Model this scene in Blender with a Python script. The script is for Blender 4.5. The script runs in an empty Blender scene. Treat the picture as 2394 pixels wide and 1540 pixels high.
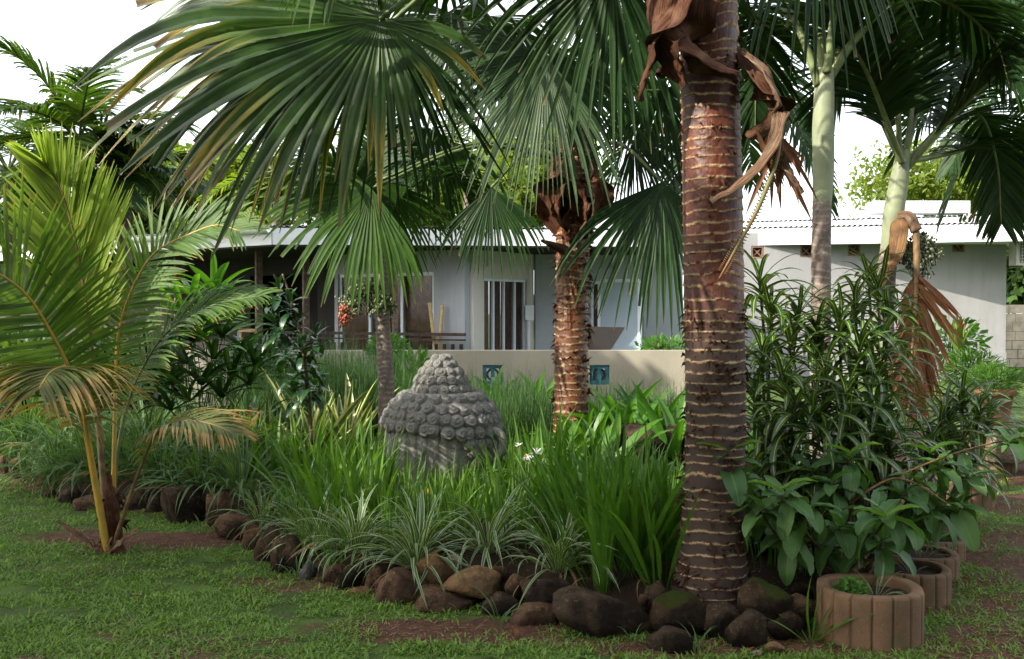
import bpy, math, random
import numpy as np
from mathutils import Vector, Matrix

# ------------------------------------------------------------------ camera, world, sun, exposure
scene = bpy.context.scene
C = scene.collection
R = math.radians
FPX, CX, CY, PITCH, EYE = 2350.0, 1196.5, 770.0, math.atan(50 / 2350.0), 1.6
cam_d = bpy.data.cameras.new('camera'); cam = bpy.data.objects.new('camera', cam_d); C.objects.link(cam)
cam_d.sensor_width = 36; cam_d.lens = 36 * FPX / 2393.0; cam_d.clip_end = 2000; cam_d.clip_start = 0.05
cam.location = (0, 0, EYE); cam.rotation_euler = (math.pi / 2 - PITCH, 0, 0)
scene.camera = cam

SUN_EL, SUN_AZ = R(33), R(30)          # azimuth measured from -X towards -Y (from the left, a little from the front)
SUNV = Vector((-math.cos(SUN_AZ) * math.cos(SUN_EL), -math.sin(SUN_AZ) * math.cos(SUN_EL), math.sin(SUN_EL)))
world = bpy.data.worlds.new("World"); scene.world = world; world.use_nodes = True
wn = world.node_tree; wn.nodes.clear()
sky = wn.nodes.new('ShaderNodeTexSky'); sky.sky_type = 'NISHITA'; sky.sun_disc = False
sky.sun_elevation = SUN_EL; sky.sun_rotation = math.atan2(SUNV.x, SUNV.y) % (2 * math.pi)
sky.air_density = 1.0; sky.dust_density = 4.0; sky.ozone_density = 1.0
hsv = wn.nodes.new('ShaderNodeHueSaturation'); hsv.inputs['Saturation'].default_value = 0.45
bgn = wn.nodes.new('ShaderNodeBackground'); bgn.inputs['Strength'].default_value = 0.15
out = wn.nodes.new('ShaderNodeOutputWorld')
# bright white haze spread evenly over the whole sky
hz = wn.nodes.new('ShaderNodeMix'); hz.data_type = 'RGBA'; hz.blend_type = 'ADD'; hz.inputs[0].default_value = 1.0; hz.inputs[7].default_value = (3.4, 3.5, 3.65, 1)
wn.links.new(sky.outputs[0], hsv.inputs['Color']); wn.links.new(hsv.outputs[0], hz.inputs[6]); wn.links.new(hz.outputs[2], bgn.inputs[0]); wn.links.new(bgn.outputs[0], out.inputs[0])
sun_d = bpy.data.lights.new('sun', 'SUN'); sun = bpy.data.objects.new('sun', sun_d); C.objects.link(sun)
sun_d.energy = 5.0; sun_d.angle = R(0.5); sun_d.color = (1.0, 0.93, 0.8)
sun.rotation_euler = (-SUNV).to_track_quat('-Z', 'Y').to_euler()
sun.location = (-20, -8, 20)
scene.view_settings.view_transform = 'Standard'; scene.view_settings.look = 'None'
scene.view_settings.exposure = 1.12; scene.view_settings.gamma = 1.0
scene.view_settings.use_curve_mapping = False
scene.cycles.max_bounces = 6; scene.cycles.diffuse_bounces = 3; scene.cycles.glossy_bounces = 2
scene.cycles.transmission_bounces = 4; scene.cycles.transparent_max_bounces = 6
scene.cycles.use_denoising = True

# ------------------------------------------------------------------ helpers
def P(x, y, Y):
    """world point seen at picture position (x, y) of the 2393 wide view at depth Y"""
    dx = (x - CX) / FPX; dy = (CY - y) / FPX
    sp, cp = math.sin(PITCH), math.cos(PITCH)
    d = (dx, cp + dy * sp, -sp + dy * cp); t = Y / d[1]
    return np.array((d[0] * t, Y, EYE + d[2] * t))
def G(x, y, z=0.0):
    dx = (x - CX) / FPX; dy = (CY - y) / FPX
    sp, cp = math.sin(PITCH), math.cos(PITCH)
    d = (dx, cp + dy * sp, -sp + dy * cp); t = (z - EYE) / d[2]
    return np.array((d[0] * t, d[1] * t, z))
def nrm(v):
    v = np.asarray(v, float); return v / (np.linalg.norm(v, axis=-1, keepdims=True) + 1e-12)

def _h(ix, iy, s):
    n = (ix.astype(np.int64) * 374761393 + iy.astype(np.int64) * 668265263 + s * 982451653) & 0xffffffff
    n = ((n ^ (n >> 13)) * 1274126177) & 0xffffffff
    return ((n ^ (n >> 16)) & 0xffff) / 65535.0
def vnoise(x, y, s=0):
    x = np.asarray(x, float); y = np.asarray(y, float)
    ix, iy = np.floor(x), np.floor(y); fx, fy = x - ix, y - iy
    fx = fx * fx * (3 - 2 * fx); fy = fy * fy * (3 - 2 * fy)
    ix = ix.astype(np.int64); iy = iy.astype(np.int64)
    a = _h(ix, iy, s); b = _h(ix + 1, iy, s); c = _h(ix, iy + 1, s); d = _h(ix + 1, iy + 1, s)
    return (a * (1 - fx) + b * fx) * (1 - fy) + (c * (1 - fx) + d * fx) * fy
def fbm(x, y, s=0, o=4):
    r = 0; a = .5; f = 1
    for i in range(o):
        r = r + a * vnoise(np.asarray(x) * f, np.asarray(y) * f, s + i * 17); a *= .5; f *= 2.03
    return r / (1 - .5 ** o)
def noise3(p, s=0):
    return (vnoise(p[..., 0] + 7.1 * s, p[..., 1], s) + vnoise(p[..., 1] + 3.3, p[..., 2], s + 5) + vnoise(p[..., 2] + 9.2, p[..., 0], s + 9)) / 3

def tag(o, label=None, cat=None, group=None, kind=None):
    if label: o['label'] = label
    if cat: o['category'] = cat
    if group: o['group'] = group
    if kind: o['kind'] = kind
    return o
def thing(name, label, cat, loc=(0, 0, 0), group=None):
    o = bpy.data.objects.new(name, None); C.objects.link(o)
    o.empty_display_size = .1
    o.location = tuple(float(v) for v in loc)
    return tag(o, label, cat, group)
def link(name, me, parent=None, loc=None):
    o = bpy.data.objects.new(name, me); C.objects.link(o)
    if parent is not None: o.parent = parent
    if loc is not None: o.location = tuple(float(v) for v in loc)
    return o
def worldloc(o):
    v = Vector((0, 0, 0))
    while o is not None: v += o.location; o = o.parent
    return np.array(v)

class MB:
    def __init__(s): s.v = []; s.q = []; s.uv = []; s.r = []; s.n = 0; s.a = []; s.mi = []
    def add(s, v, q, uv=None, r=0.0, a=0.0, m=0):
        v = np.asarray(v, float).reshape(-1, 3); q = np.asarray(q, np.int64).reshape(-1, 4)
        s.v.append(v); s.q.append(q + s.n)
        s.uv.append(np.zeros((len(v), 2)) if uv is None else np.asarray(uv, float).reshape(-1, 2))
        s.r.append(np.broadcast_to(np.asarray(r, float), (len(v),)).copy())
        s.a.append(np.broadcast_to(np.asarray(a, float), (len(v),)).copy())
        s.mi.append(np.full(len(q), m, np.int32))
        s.n += len(v)
    def mesh(s, name, mat, origin=(0, 0, 0), smooth=True):
        v = np.concatenate(s.v) - np.asarray(origin); q = np.concatenate(s.q); uv = np.concatenate(s.uv)
        r = np.concatenate(s.r); a = np.concatenate(s.a)
        me = bpy.data.meshes.new(name)
        tri = q[:, 2] == q[:, 3]
        nl = np.where(tri, 3, 4)
        flat = q.reshape(-1)[np.stack([np.ones(len(q), bool)] * 3 + [~tri], 1).reshape(-1)]
        me.vertices.add(len(v)); me.vertices.foreach_set('co', v.astype(np.float32).reshape(-1))
        me.loops.add(len(flat)); me.loops.foreach_set('vertex_index', flat.astype(np.int32))
        me.polygons.add(len(q)); st = np.concatenate([[0], np.cumsum(nl)[:-1]])
        me.polygons.foreach_set('loop_start', st.astype(np.int32))
        try: me.polygons.foreach_set('loop_total', nl.astype(np.int32))
        except Exception: pass
        me.polygons.foreach_set('use_smooth', np.full(len(q), smooth, bool))
        ul = me.uv_layers.new(name='UVMap'); ul.data.foreach_set('uv', uv[flat].astype(np.float32).reshape(-1))
        at = me.attributes.new('rnd', 'FLOAT', 'POINT'); at.data.foreach_set('value', r.astype(np.float32))
        at = me.attributes.new('aux', 'FLOAT', 'POINT'); at.data.foreach_set('value', a.astype(np.float32))
        for m in (mat if isinstance(mat, (list, tuple)) else [mat]): me.materials.append(m)
        if isinstance(mat, (list, tuple)): me.polygons.foreach_set('material_index', np.concatenate(s.mi))
        me.update(calc_edges=True)
        return me
    def build(s, name, mat, parent=None, origin=None, smooth=True):
        """link as ONE object; vertices are world coordinates"""
        if parent is not None:
            return link(name, s.mesh(name, mat, worldloc(parent), smooth), parent)
        o0 = (0, 0, 0) if origin is None else origin
        return link(name, s.mesh(name, mat, o0, smooth), None, o0)
    # ---- shapes
    def box(s, c, size, rz=0, m=0, a=0):
        x, y, z = np.asarray(size, float) / 2
        v = np.array([(-x, -y, -z), (x, -y, -z), (x, y, -z), (-x, y, -z), (-x, -y, z), (x, -y, z), (x, y, z), (-x, y, z)])
        if rz:
            cc, ss = math.cos(rz), math.sin(rz); v = np.stack([v[:, 0] * cc - v[:, 1] * ss, v[:, 0] * ss + v[:, 1] * cc, v[:, 2]], 1)
        s.add(v + np.asarray(c), [(0, 3, 2, 1), (4, 5, 6, 7), (0, 1, 5, 4), (1, 2, 6, 5), (2, 3, 7, 6), (3, 0, 4, 7)], uv=v[:, [0, 2]], m=m, a=a)
        return s
    def slab(s, p1, p2, z0, z1, th, off=0.0, m=0):
        """upright box between ground points p1 and p2; thickness th, offset towards its left normal"""
        p1 = np.asarray(p1[:2], float); p2 = np.asarray(p2[:2], float); d = p2 - p1; L = np.linalg.norm(d); d /= L
        n = np.array((-d[1], d[0])); c = (p1 + p2) / 2 + n * off
        return s.box((c[0], c[1], (z0 + z1) / 2), (L, th, z1 - z0), math.atan2(d[1], d[0]), m=m)
    def tube(s, pts, rad, n=8, cap=True, r=0, m=0, a=0):
        pts = np.asarray(pts, float); k = len(pts); rad = np.broadcast_to(np.asarray(rad, float), (k,))
        T = np.gradient(pts, axis=0); T = nrm(T)
        up = np.array((0, 0, 1.)) if abs(T[0, 2]) < .9 else np.array((0, 1., 0))
        S = np.zeros_like(T); prev = nrm(np.cross(T[0], up))
        for i in range(k):
            x = prev - T[i] * np.dot(prev, T[i]); prev = nrm(x); S[i] = prev
        B = np.cross(T, S); th = np.linspace(0, 2 * math.pi, n, endpoint=False)
        ring = pts[:, None] + rad[:, None, None] * (S[:, None] * np.cos(th)[None, :, None] + B[:, None] * np.sin(th)[None, :, None])
        i = np.arange(k - 1)[:, None]; j = np.arange(n)[None]; j2 = (j + 1) % n
        q = np.stack([i * n + j, i * n + j2, (i + 1) * n + j2, (i + 1) * n + j], -1).reshape(-1, 4)
        uv = np.stack(np.broadcast_arrays(th[None] / 6.283, np.linspace(0, 1, k)[:, None]), -1)
        V = ring.reshape(-1, 3); U = uv.reshape(-1, 2)
        if cap:
            V = np.concatenate([V, pts[:1], pts[-1:]]); U = np.concatenate([U, [(0, 0), (0, 1)]])
            jj = np.arange(n); c0 = k * n
            q = np.concatenate([q, np.stack([np.full(n, c0), (jj + 1) % n, jj, jj], -1), np.stack([np.full(n, c0 + 1), (k - 1) * n + jj, (k - 1) * n + (jj + 1) % n, (k - 1) * n + (jj + 1) % n], -1)])
        s.add(V, q, U, r=r, m=m, a=a); return s
    def ribs(s, P0, D, L, prof, N, droop=0, s0=0.0, pw=1.0, fold=0.25, rnd=None, G_=(0, 0, -1), wav=0, bendto=None, m=0, zig=0):
        """batch of leaf blades: P0,D,N (n,3), L (n), prof (n,K+1) half widths in m, droop (n)"""
        P0 = np.asarray(P0, float); n = len(P0); D = nrm(np.broadcast_to(np.asarray(D, float), (n, 3)))
        L = np.broadcast_to(np.asarray(L, float), (n,)); prof = np.broadcast_to(prof, (n, prof.shape[-1])); K = prof.shape[1] - 1
        N = np.broadcast_to(np.asarray(N, float), (n, 3)); droop = np.broadcast_to(np.asarray(droop, float), (n,))
        s0 = np.broadcast_to(np.asarray(s0, float), (n,)); rnd = np.random.rand(n) if rnd is None else np.broadcast_to(rnd, (n,))
        g = np.asarray(G_, float)
        NC = 5 if zig else 3
        p = P0.copy(); V = np.zeros((n, K + 1, NC, 3)); side0 = np.cross(D, N)
        bad = np.linalg.norm(side0, axis=1) < 1e-3; side0[bad] = np.cross(D[bad], (0.3, 1, .2)); side = nrm(side0)
        dk = D
        for k in range(K + 1):
            t = k / K
            bend = droop * np.clip((t - s0) / (1 - s0 + 1e-6), 0, None) ** pw
            dk = nrm(D + g * bend[:, None])
            sd = nrm(side - dk * np.sum(side * dk, 1, keepdims=True)); nk = np.cross(sd, dk)
            w = prof[:, k:k + 1]
            V[:, k, 1] = p; e = nk * w * fold
            wv = nk * (w * wav * np.sin(t * 14 + rnd[:, None] * 20)) if wav else 0
            if zig:
                for c_, u_ in enumerate((-1, -.5, 0, .5, 1)): V[:, k, c_] = p + sd * w * u_ + nk * w * (abs(u_) * fold + (zig if c_ % 2 else 0))
            else:
                V[:, k, 0] = p - sd * w + e + wv; V[:, k, 2] = p + sd * w + e - wv
            p = p + dk * (L / K)[:, None]
        i = np.arange(n)[:, None, None] * (K + 1) * NC; k = np.arange(K)[None, :, None] * NC; c = np.arange(NC - 1)[None, None]
        b = i + k + c; q = np.stack([b, b + 1, b + NC + 1, b + NC], -1).reshape(-1, 4)
        uv = np.zeros((n, K + 1, NC, 2)); uv[..., 0] = np.linspace(0, 1, NC); uv[..., 1] = (np.arange(K + 1) / K)[None, :, None]
        s.add(V.reshape(-1, 3), q, uv.reshape(-1, 2), r=np.repeat(rnd, (K + 1) * NC), m=m); return s

def spline(ctrl, n):
    c = np.asarray(ctrl, float); c = np.concatenate([[2 * c[0] - c[1]], c, [2 * c[-1] - c[-2]]]); m = len(c) - 3
    u = np.linspace(0, m - 1e-6, n); i = u.astype(int); t = (u - i)[:, None]
    p0, p1, p2, p3 = c[i], c[i + 1], c[i + 2], c[i + 3]
    return .5 * ((2 * p1) + (-p0 + p2) * t + (2 * p0 - 5 * p1 + 4 * p2 - p3) * t * t + (-p0 + 3 * p1 - 3 * p2 + p3) * t ** 3)
def profile(K, kind='lance', tip=0.02):
    t = np.linspace(0, 1, K + 1)
    if kind == 'lance': w = np.sin(np.pi * np.clip(t, 0, 1) ** .75) ** .8
    elif kind == 'strap': w = np.clip(.75 + t * 1.2, 0, 1) * (1 - np.clip((t - .55) / .45, 0, 1) ** 2.2)
    elif kind == 'oval': w = np.sin(np.pi * t ** .85) ** .6
    elif kind == 'blade': w = 1 - t ** 1.5
    elif kind == 'sword': w = np.clip(.35 + t * 1.6, 0, 1) * (1 - np.clip((t - .4) / .6, 0, 1) ** 2)
    w = np.maximum(w, tip); w[-1] = tip if kind != 'cut' else w[-1]
    return w

# ------------------------------------------------------------------ materials
def newmat(name):
    m = bpy.data.materials.new(name); m.use_nodes = True; nt = m.node_tree
    return m, nt, nt.nodes['Principled BSDF'], nt.nodes['Material Output']
def nd(nt, typ, **k):
    n = nt.nodes.new(typ)
    for a, b in k.items(): setattr(n, a, b)
    return n
def mixc(nt, fac, a, b, blend='MIX'):
    n = nd(nt, 'ShaderNodeMix', data_type='RGBA', blend_type=blend)
    for sock, v in ((n.inputs[0], fac), (n.inputs[6], a), (n.inputs[7], b)):
        if isinstance(v, (int, float)): sock.default_value = v
        elif isinstance(v, tuple): sock.default_value = (*v, 1)
        else: nt.links.new(v, sock)
    return n.outputs[2]
def mth(nt, op, a, b=0.5, c=None, clamp=False):
    n = nd(nt, 'ShaderNodeMath', operation=op, use_clamp=clamp)
    for i, v in enumerate((a, b) if c is None else (a, b, c)):
        if isinstance(v, (int, float)): n.inputs[i].default_value = v
        else: nt.links.new(v, n.inputs[i])
    return n.outputs[0]
def rng(nt, v, a, b, c=0.0, d=1.0):
    n = nd(nt, 'ShaderNodeMapRange'); n.interpolation_type = 'SMOOTHSTEP'
    nt.links.new(v, n.inputs[0])
    for i, x in enumerate((a, b, c, d)): n.inputs[i + 1].default_value = x
    return n.outputs[0]
def noise(nt, scale, detail=4, vec=None, rough=.55, stretch=None, obj=True):
    n = nd(nt, 'ShaderNodeTexNoise'); n.inputs['Scale'].default_value = scale; n.inputs['Detail'].default_value = detail; n.inputs['Roughness'].default_value = rough
    if vec is None:
        tc = nd(nt, 'ShaderNodeTexCoord'); vec = tc.outputs['Object']
    if stretch:
        mp = nd(nt, 'ShaderNodeMapping'); mp.inputs['Scale'].default_value = stretch; nt.links.new(vec, mp.inputs[0]); vec = mp.outputs[0]
    nt.links.new(vec, n.inputs['Vector']); return n.outputs['Fac']
def bump(nt, bs, h, strength=.4, dist=.01):
    b = nd(nt, 'ShaderNodeBump'); b.inputs['Strength'].default_value = strength; b.inputs['Distance'].default_value = dist
    nt.links.new(h, b.inputs['Height']); nt.links.new(b.outputs[0], bs.inputs['Normal'])

def leaf_mat(name, c1, c2, trans=.35, rough=.42, tip=None, tip0=.8, tipamt=1.0, stripe=None, scol=(.6, .62, .35), sw=.12, spec=.3, tcol=None, yellow=None):
    m, nt, bs, outp = newmat(name)
    uv = nd(nt, 'ShaderNodeUVMap'); sep = nd(nt, 'ShaderNodeSeparateXYZ'); nt.links.new(uv.outputs[0], sep.inputs[0])
    u, v = sep.outputs[0], sep.outputs[1]
    at = nd(nt, 'ShaderNodeAttribute', attribute_name='rnd'); oi = nd(nt, 'ShaderNodeObjectInfo')
    r = mth(nt, 'FRACT', mth(nt, 'ADD', at.outputs['Fac'], oi.outputs['Random']))
    col = mixc(nt, r, c1, c2)
    st = noise(nt, 1.0, 2, uv.outputs[0], stretch=(26, 1.5, 1))
    col = mixc(nt, mth(nt, 'MULTIPLY', rng(nt, st, .35, .65), .3), col, tuple(x * .55 for x in c1))
    ob = noise(nt, 9, 3)
    col = mixc(nt, mth(nt, 'MULTIPLY', rng(nt, ob, .45, .75), .35), col, tuple(min(1, x * 1.5) for x in c2))
    if yellow:
        yn = noise(nt, 1.0, 4, uv.outputs[0], stretch=(3.5, 5, 1)); ye = mth(nt, 'MULTIPLY', mth(nt, 'ABSOLUTE', mth(nt, 'SUBTRACT', u, .5)), .5)
        yf = mth(nt, 'MULTIPLY', rng(nt, mth(nt, 'ADD', yn, ye), .48, .66), rng(nt, v, .45, .8)); yf = mth(nt, 'MULTIPLY', yf, rng(nt, r, .45, .75))
        col = mixc(nt, yf, col, yellow)
    if stripe:
        d = mth(nt, 'ABSOLUTE', mth(nt, 'SUBTRACT', u, .5))
        f = rng(nt, d, .5 - sw * 1.25, .5 - sw) if stripe == 'edge' else rng(nt, d, sw, sw * .6)
        if stripe == 'lines':
            w = mth(nt, 'SINE', mth(nt, 'MULTIPLY', u, 38)); f = rng(nt, w, .1, .7)
        col = mixc(nt, mth(nt, 'MULTIPLY', f, .85), col, scol)
    if tip:
        tn = noise(nt, 3, 3, uv.outputs[0]); tv = mth(nt, 'ADD', v, mth(nt, 'MULTIPLY', mth(nt, 'SUBTRACT', tn, .5), .25))
        tf = mth(nt, 'MULTIPLY', rng(nt, tv, tip0, tip0 + .12), tipamt)
        tf = mth(nt, 'MULTIPLY', tf, rng(nt, r, .1, .5))
        col = mixc(nt, tf, col, tip)
    nt.links.new(col, bs.inputs['Base Color']); bs.inputs['Roughness'].default_value = rough; bs.inputs['Specular IOR Level'].default_value = spec
    bump(nt, bs, noise(nt, 1.0, 1, uv.outputs[0], stretch=(30, 1.0, 1)), .35, .004)
    tr = nd(nt, 'ShaderNodeBsdfTranslucent'); tc = mixc(nt, 1.0, col, tcol or (1.5, 1.55, .45), 'MULTIPLY'); nt.links.new(tc, tr.inputs[0])
    mx = nd(nt, 'ShaderNodeMixShader'); mx.inputs[0].default_value = trans
    nt.links.new(bs.outputs[0], mx.inputs[1]); nt.links.new(tr.outputs[0], mx.inputs[2]); nt.links.new(mx.outputs[0], outp.inputs[0])
    return m
def plain(name, col, rough=.7, var=.2, scale=6, bmp=.2, spec=.3, metal=0, col2=None, detail=5, dist=.01):
    m, nt, bs, _ = newmat(name); n = noise(nt, scale, detail)
    c2 = col2 or tuple(x * (1 - var * 1.6) for x in col)
    nt.links.new(mixc(nt, rng(nt, n, .3, .7), c2, col), bs.inputs['Base Color'])
    bs.inputs['Roughness'].default_value = rough; bs.inputs['Specular IOR Level'].default_value = spec; bs.inputs['Metallic'].default_value = metal
    if bmp: bump(nt, bs, noise(nt, scale * 6, 4), bmp, dist)
    return m

M = {}
M['fan'] = leaf_mat('fan_leaf', (.020, .050, .009), (.060, .125, .022), .26, .33, tip=(.2, .12, .07), tip0=.9, yellow=(.36, .25, .03), spec=.42)  # yellow near the tips puts backlight into the leaf colour
M['fan_dark'] = leaf_mat('fan_leaf_shade', (.008, .026, .007), (.022, .056, .012), .2, .42, tip=(.16, .11, .06), tip0=.92, spec=.2)  # darker copy of the fan leaf, shade put into its colour
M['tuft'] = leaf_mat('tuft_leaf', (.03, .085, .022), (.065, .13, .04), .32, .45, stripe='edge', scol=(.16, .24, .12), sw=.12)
M['fan_lit'] = leaf_mat('fan_leaf_lit', (.018, .055, .007), (.05, .11, .013), .45, .45, tip=(.2, .12, .06), tip0=.93, spec=.15)  # sunlit copy of the fan leaf, lit look put into its translucency
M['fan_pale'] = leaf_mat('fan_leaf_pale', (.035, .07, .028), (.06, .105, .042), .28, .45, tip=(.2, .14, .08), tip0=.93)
M['pinnate'] = leaf_mat('feather_leaf', (.012, .032, .009), (.026, .06, .016), .28, .45, spec=.2)
M['coco'] = leaf_mat('coconut_leaf', (.21, .29, .055), (.29, .37, .075), .58, .38, tip=(.25, .17, .04), tip0=.9, tcol=(1.4, 1.45, .75))  # brighter than the other fronds: backlight put into its colour
M['pinnate_light'] = leaf_mat('feather_leaf_light', (.08, .14, .02), (.13, .18, .03), .5, .4)
M['coco_dark'] = leaf_mat('coconut_leaf_dark', (.055, .12, .022), (.10, .17, .03), .42, .38, tip=(.3, .2, .05), tip0=.85)
M['coco_brown'] = leaf_mat('coconut_leaf_brown', (.14, .12, .035), (.07, .11, .03), .35, .45, tip=(.3, .2, .07), tip0=.5)
M['croton'] = leaf_mat('croton_leaf', (.016, .05, .012), (.042, .105, .018), .22, .28, stripe='mid', scol=(.42, .42, .1), sw=.075, spec=.6)
M['mango'] = leaf_mat('broad_leaf', (.038, .10, .03), (.08, .165, .045), .28, .42, stripe='mid', scol=(.1, .18, .06), sw=.05)
M['iris'] = leaf_mat('strap_leaf', (.05, .125, .016), (.10, .20, .026), .38, .4, tip=(.3, .22, .08), tip0=.93)
M['iris_dark'] = leaf_mat('iris_leaf', (.045, .125, .014), (.085, .19, .024), .34, .36)
M['varieg'] = leaf_mat('variegated_leaf', (.045, .10, .035), (.07, .13, .045), .3, .42, stripe='edge', scol=(.38, .45, .29), sw=.15)
M['dryblade'] = leaf_mat('dry_blade', (.22, .15, .07), (.14, .08, .035), .25, .6, tcol=(1.1, 1, .8))
M['furc'] = leaf_mat('agave_leaf', (.06, .11, .05), (.08, .13, .055), .2, .4, stripe='edge', scol=(.45, .46, .2), sw=.2)
M['crinum'] = leaf_mat('lily_leaf', (.045, .13, .02), (.075, .19, .03), .4, .34)
M['grasst'] = leaf_mat('tall_grass', (.035, .09, .028), (.07, .14, .042), .35, .5)
M['lawn'] = leaf_mat('lawn_blade', (.085, .175, .02), (.17, .28, .05), .3, .5, tip=(.25, .22, .09), tip0=.95)
M['tree_y'] = leaf_mat('tree_leaf_light', (.11, .16, .025), (.16, .21, .03), .5, .45)
M['tree_g'] = leaf_mat('tree_leaf', (.03, .065, .02), (.06, .11, .025), .4, .45)
M['glossy'] = leaf_mat('glossy_leaf', (.012, .04, .012), (.025, .07, .018), .2, .25, spec=.6)
M['brownleaf'] = leaf_mat('dead_leaf', (.16, .06, .025), (.24, .11, .045), .25, .5, tcol=(1.2, .9, .6))
M['redtip'] = leaf_mat('ti_leaf', (.10, .19, .03), (.16, .2, .04), .4, .36, tip=(.2, .05, .02), tip0=.7)
M['petiole'] = plain('petiole', (.09, .13, .04), .45, .3, 12, .1)
M['petiole_y'] = plain('petiole_yellow', (.42, .24, .03), .4, .35, 10, .1, col2=(.27, .2, .04))
M['petiole_b'] = plain('petiole_brown', (.2, .12, .05), .6, .4, 12, .2)
M['shaft'] = plain('crownshaft', (.22, .245, .145), .55, .2, 5, .1, col2=(.16, .18, .11))
M['petiole_pale'] = plain('petiole_pale', (.17, .21, .08), .5, .3, 8, .1)
M['sheath'] = plain('dry_sheath', (.15, .058, .024), .7, .5, 16, .9, col2=(.04, .015, .009))
M['sheath_pale'] = plain('dry_sheath_pale', (.20, .12, .07), .7, .5, 18, .8, col2=(.07, .035, .022))
def sheath_mat(name, c1, c2, c3):
    m, nt, bs, _ = newmat(name); uv = nd(nt, 'ShaderNodeUVMap'); f = noise(nt, 1.0, 4, uv.outputs[0], stretch=(40, 3, 1)); b = noise(nt, 9, 5)
    c = mixc(nt, rng(nt, f, .35, .65), c1, c2); c = mixc(nt, mth(nt, 'MULTIPLY', rng(nt, b, .45, .7), .7), c, c3); nt.links.new(c, bs.inputs['Base Color'])
    bs.inputs['Roughness'].default_value = .75; bs.inputs['Specular IOR Level'].default_value = .2; bump(nt, bs, mth(nt, 'ADD', f, mth(nt, 'MULTIPLY', b, .6)), 1.0, .012); return m
M['sheath'] = sheath_mat('dry_sheath', (.095, .034, .014), (.03, .010, .006), (.15, .08, .045))
M['sheath_pale'] = sheath_mat('dry_sheath_pale', (.20, .12, .07), (.08, .04, .025), (.27, .20, .14))
M['wood'] = plain('twig', (.12, .08, .05), .8, .4, 20, .3)
M['stemg'] = plain('green_stem', (.06, .08, .03), .6, .4, 20, .3)
M['soil'] = plain('soil', (.10, .05, .03), .95, .4, 30, .6)

# ------------------------------------------------------------------ ground
rs = np.random.RandomState(7); random.seed(5); np.random.seed(11)
BED = np.array([(-5.6, 10.6), (-4.75, 9.5), (-3.6, 8.25), (-3.0, 7.85), (-2.45, 7.7), (-1.85, 7.1), (-1.45, 6.35), (-1.1, 5.75), (-.55, 5.5), (.1, 5.25), (.5, 5.1), (.95, 5.0), (1.44, 5.1),
                (1.9, 5.6), (2.35, 6.4), (2.95, 8.2), (3.7, 10.4), (4.6, 13.4), (-9.5, 13.4), (-7, 11.6)])
def inside(px, py, poly):
    c = np.zeros(px.shape, bool); n = len(poly)
    for i in range(n):
        x1, y1 = poly[i]; x2, y2 = poly[(i + 1) % n]
        if y1 == y2: continue
        cond = ((y1 > py) != (y2 > py)) & (px < (x2 - x1) * (py - y1) / (y2 - y1) + x1); c ^= cond
    return c
def edgedist(px, py, poly):
    d = np.full(px.shape, 1e9); n = len(poly)
    for i in range(n):
        a = poly[i]; b = poly[(i + 1) % n]; ab = b - a
        t = np.clip(((px - a[0]) * ab[0] + (py - a[1]) * ab[1]) / (ab @ ab), 0, 1)
        d = np.minimum(d, np.hypot(px - a[0] - t * ab[0], py - a[1] - t * ab[1]))
    return d
def soilmask(x, y):
    """1 = bare red soil, 0 = full grass"""
    n = fbm(x * 1.6, y * 2.6, 3, 5); n2 = fbm(x * 6, y * 9, 8, 3)
    m = np.clip((n - .53) * 3.2, -1, .6) * .6
    gs = lambda cx, cy, rx, ry, a: a * np.exp(-((x - cx) / rx) ** 2 - ((y - cy) / ry) ** 2)
    m = m + gs(-2.25, 6.95, .8, .28, 1.15) + gs(-2.9, 6.9, .3, .15, .6) + gs(-1.35, 5.9, .35, .35, .5)
    m = m + gs(-.35, 4.9, .65, .20, .85) + gs(.5, 4.75, .8, .16, .6) + gs(-.1, 5.05, .9, .12, .7) + gs(1.4, 4.75, .6, .2, 1.0)
    m = m + np.clip((x - 1.6 - (y - 5) * .3) * 1.2, 0, .55) * (y < 13) + (n2 - .5) * .9
    return np.clip(m, 0, 1)
def gheight(x, y):
    ins = inside(x, y, BED); d = edgedist(x, y, BED)
    h = np.where(ins, np.clip(d / .3, 0, 1) * .17, 0) + np.where(ins & (y > 10), -np.clip((y - 10) / 3, 0, 1) * .1, 0)
    return h + (fbm(x * 3, y * 3, 21, 4) - .5) * .035
gx = np.concatenate([np.linspace(-160, -9, 16), np.arange(-8.5, 8.5, .06), np.linspace(9, 160, 16)])
gy = np.concatenate([np.linspace(-40, 2.4, 10), np.arange(2.6, 14, .06), np.linspace(14.5, 260, 24)])
XX, YY = np.meshgrid(gx, gy)
near = (np.abs(XX) < 8.6) & (YY > 2.5) & (YY < 14.2)
HH = np.where(near, gheight(XX, YY), 0); SM = np.where(near, soilmask(XX, YY), .0)
SM = np.where(near & inside(XX, YY, BED), 2.0, SM)
mb = MB(); ny, nx = XX.shape
i, j = np.meshgrid(np.arange(ny - 1), np.arange(nx - 1), indexing='ij'); b = i * nx + j
mb.add(np.stack([XX, YY, HH], -1), np.stack([b, b + 1, b + nx + 1, b + nx], -1), a=SM.reshape(-1))
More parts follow.
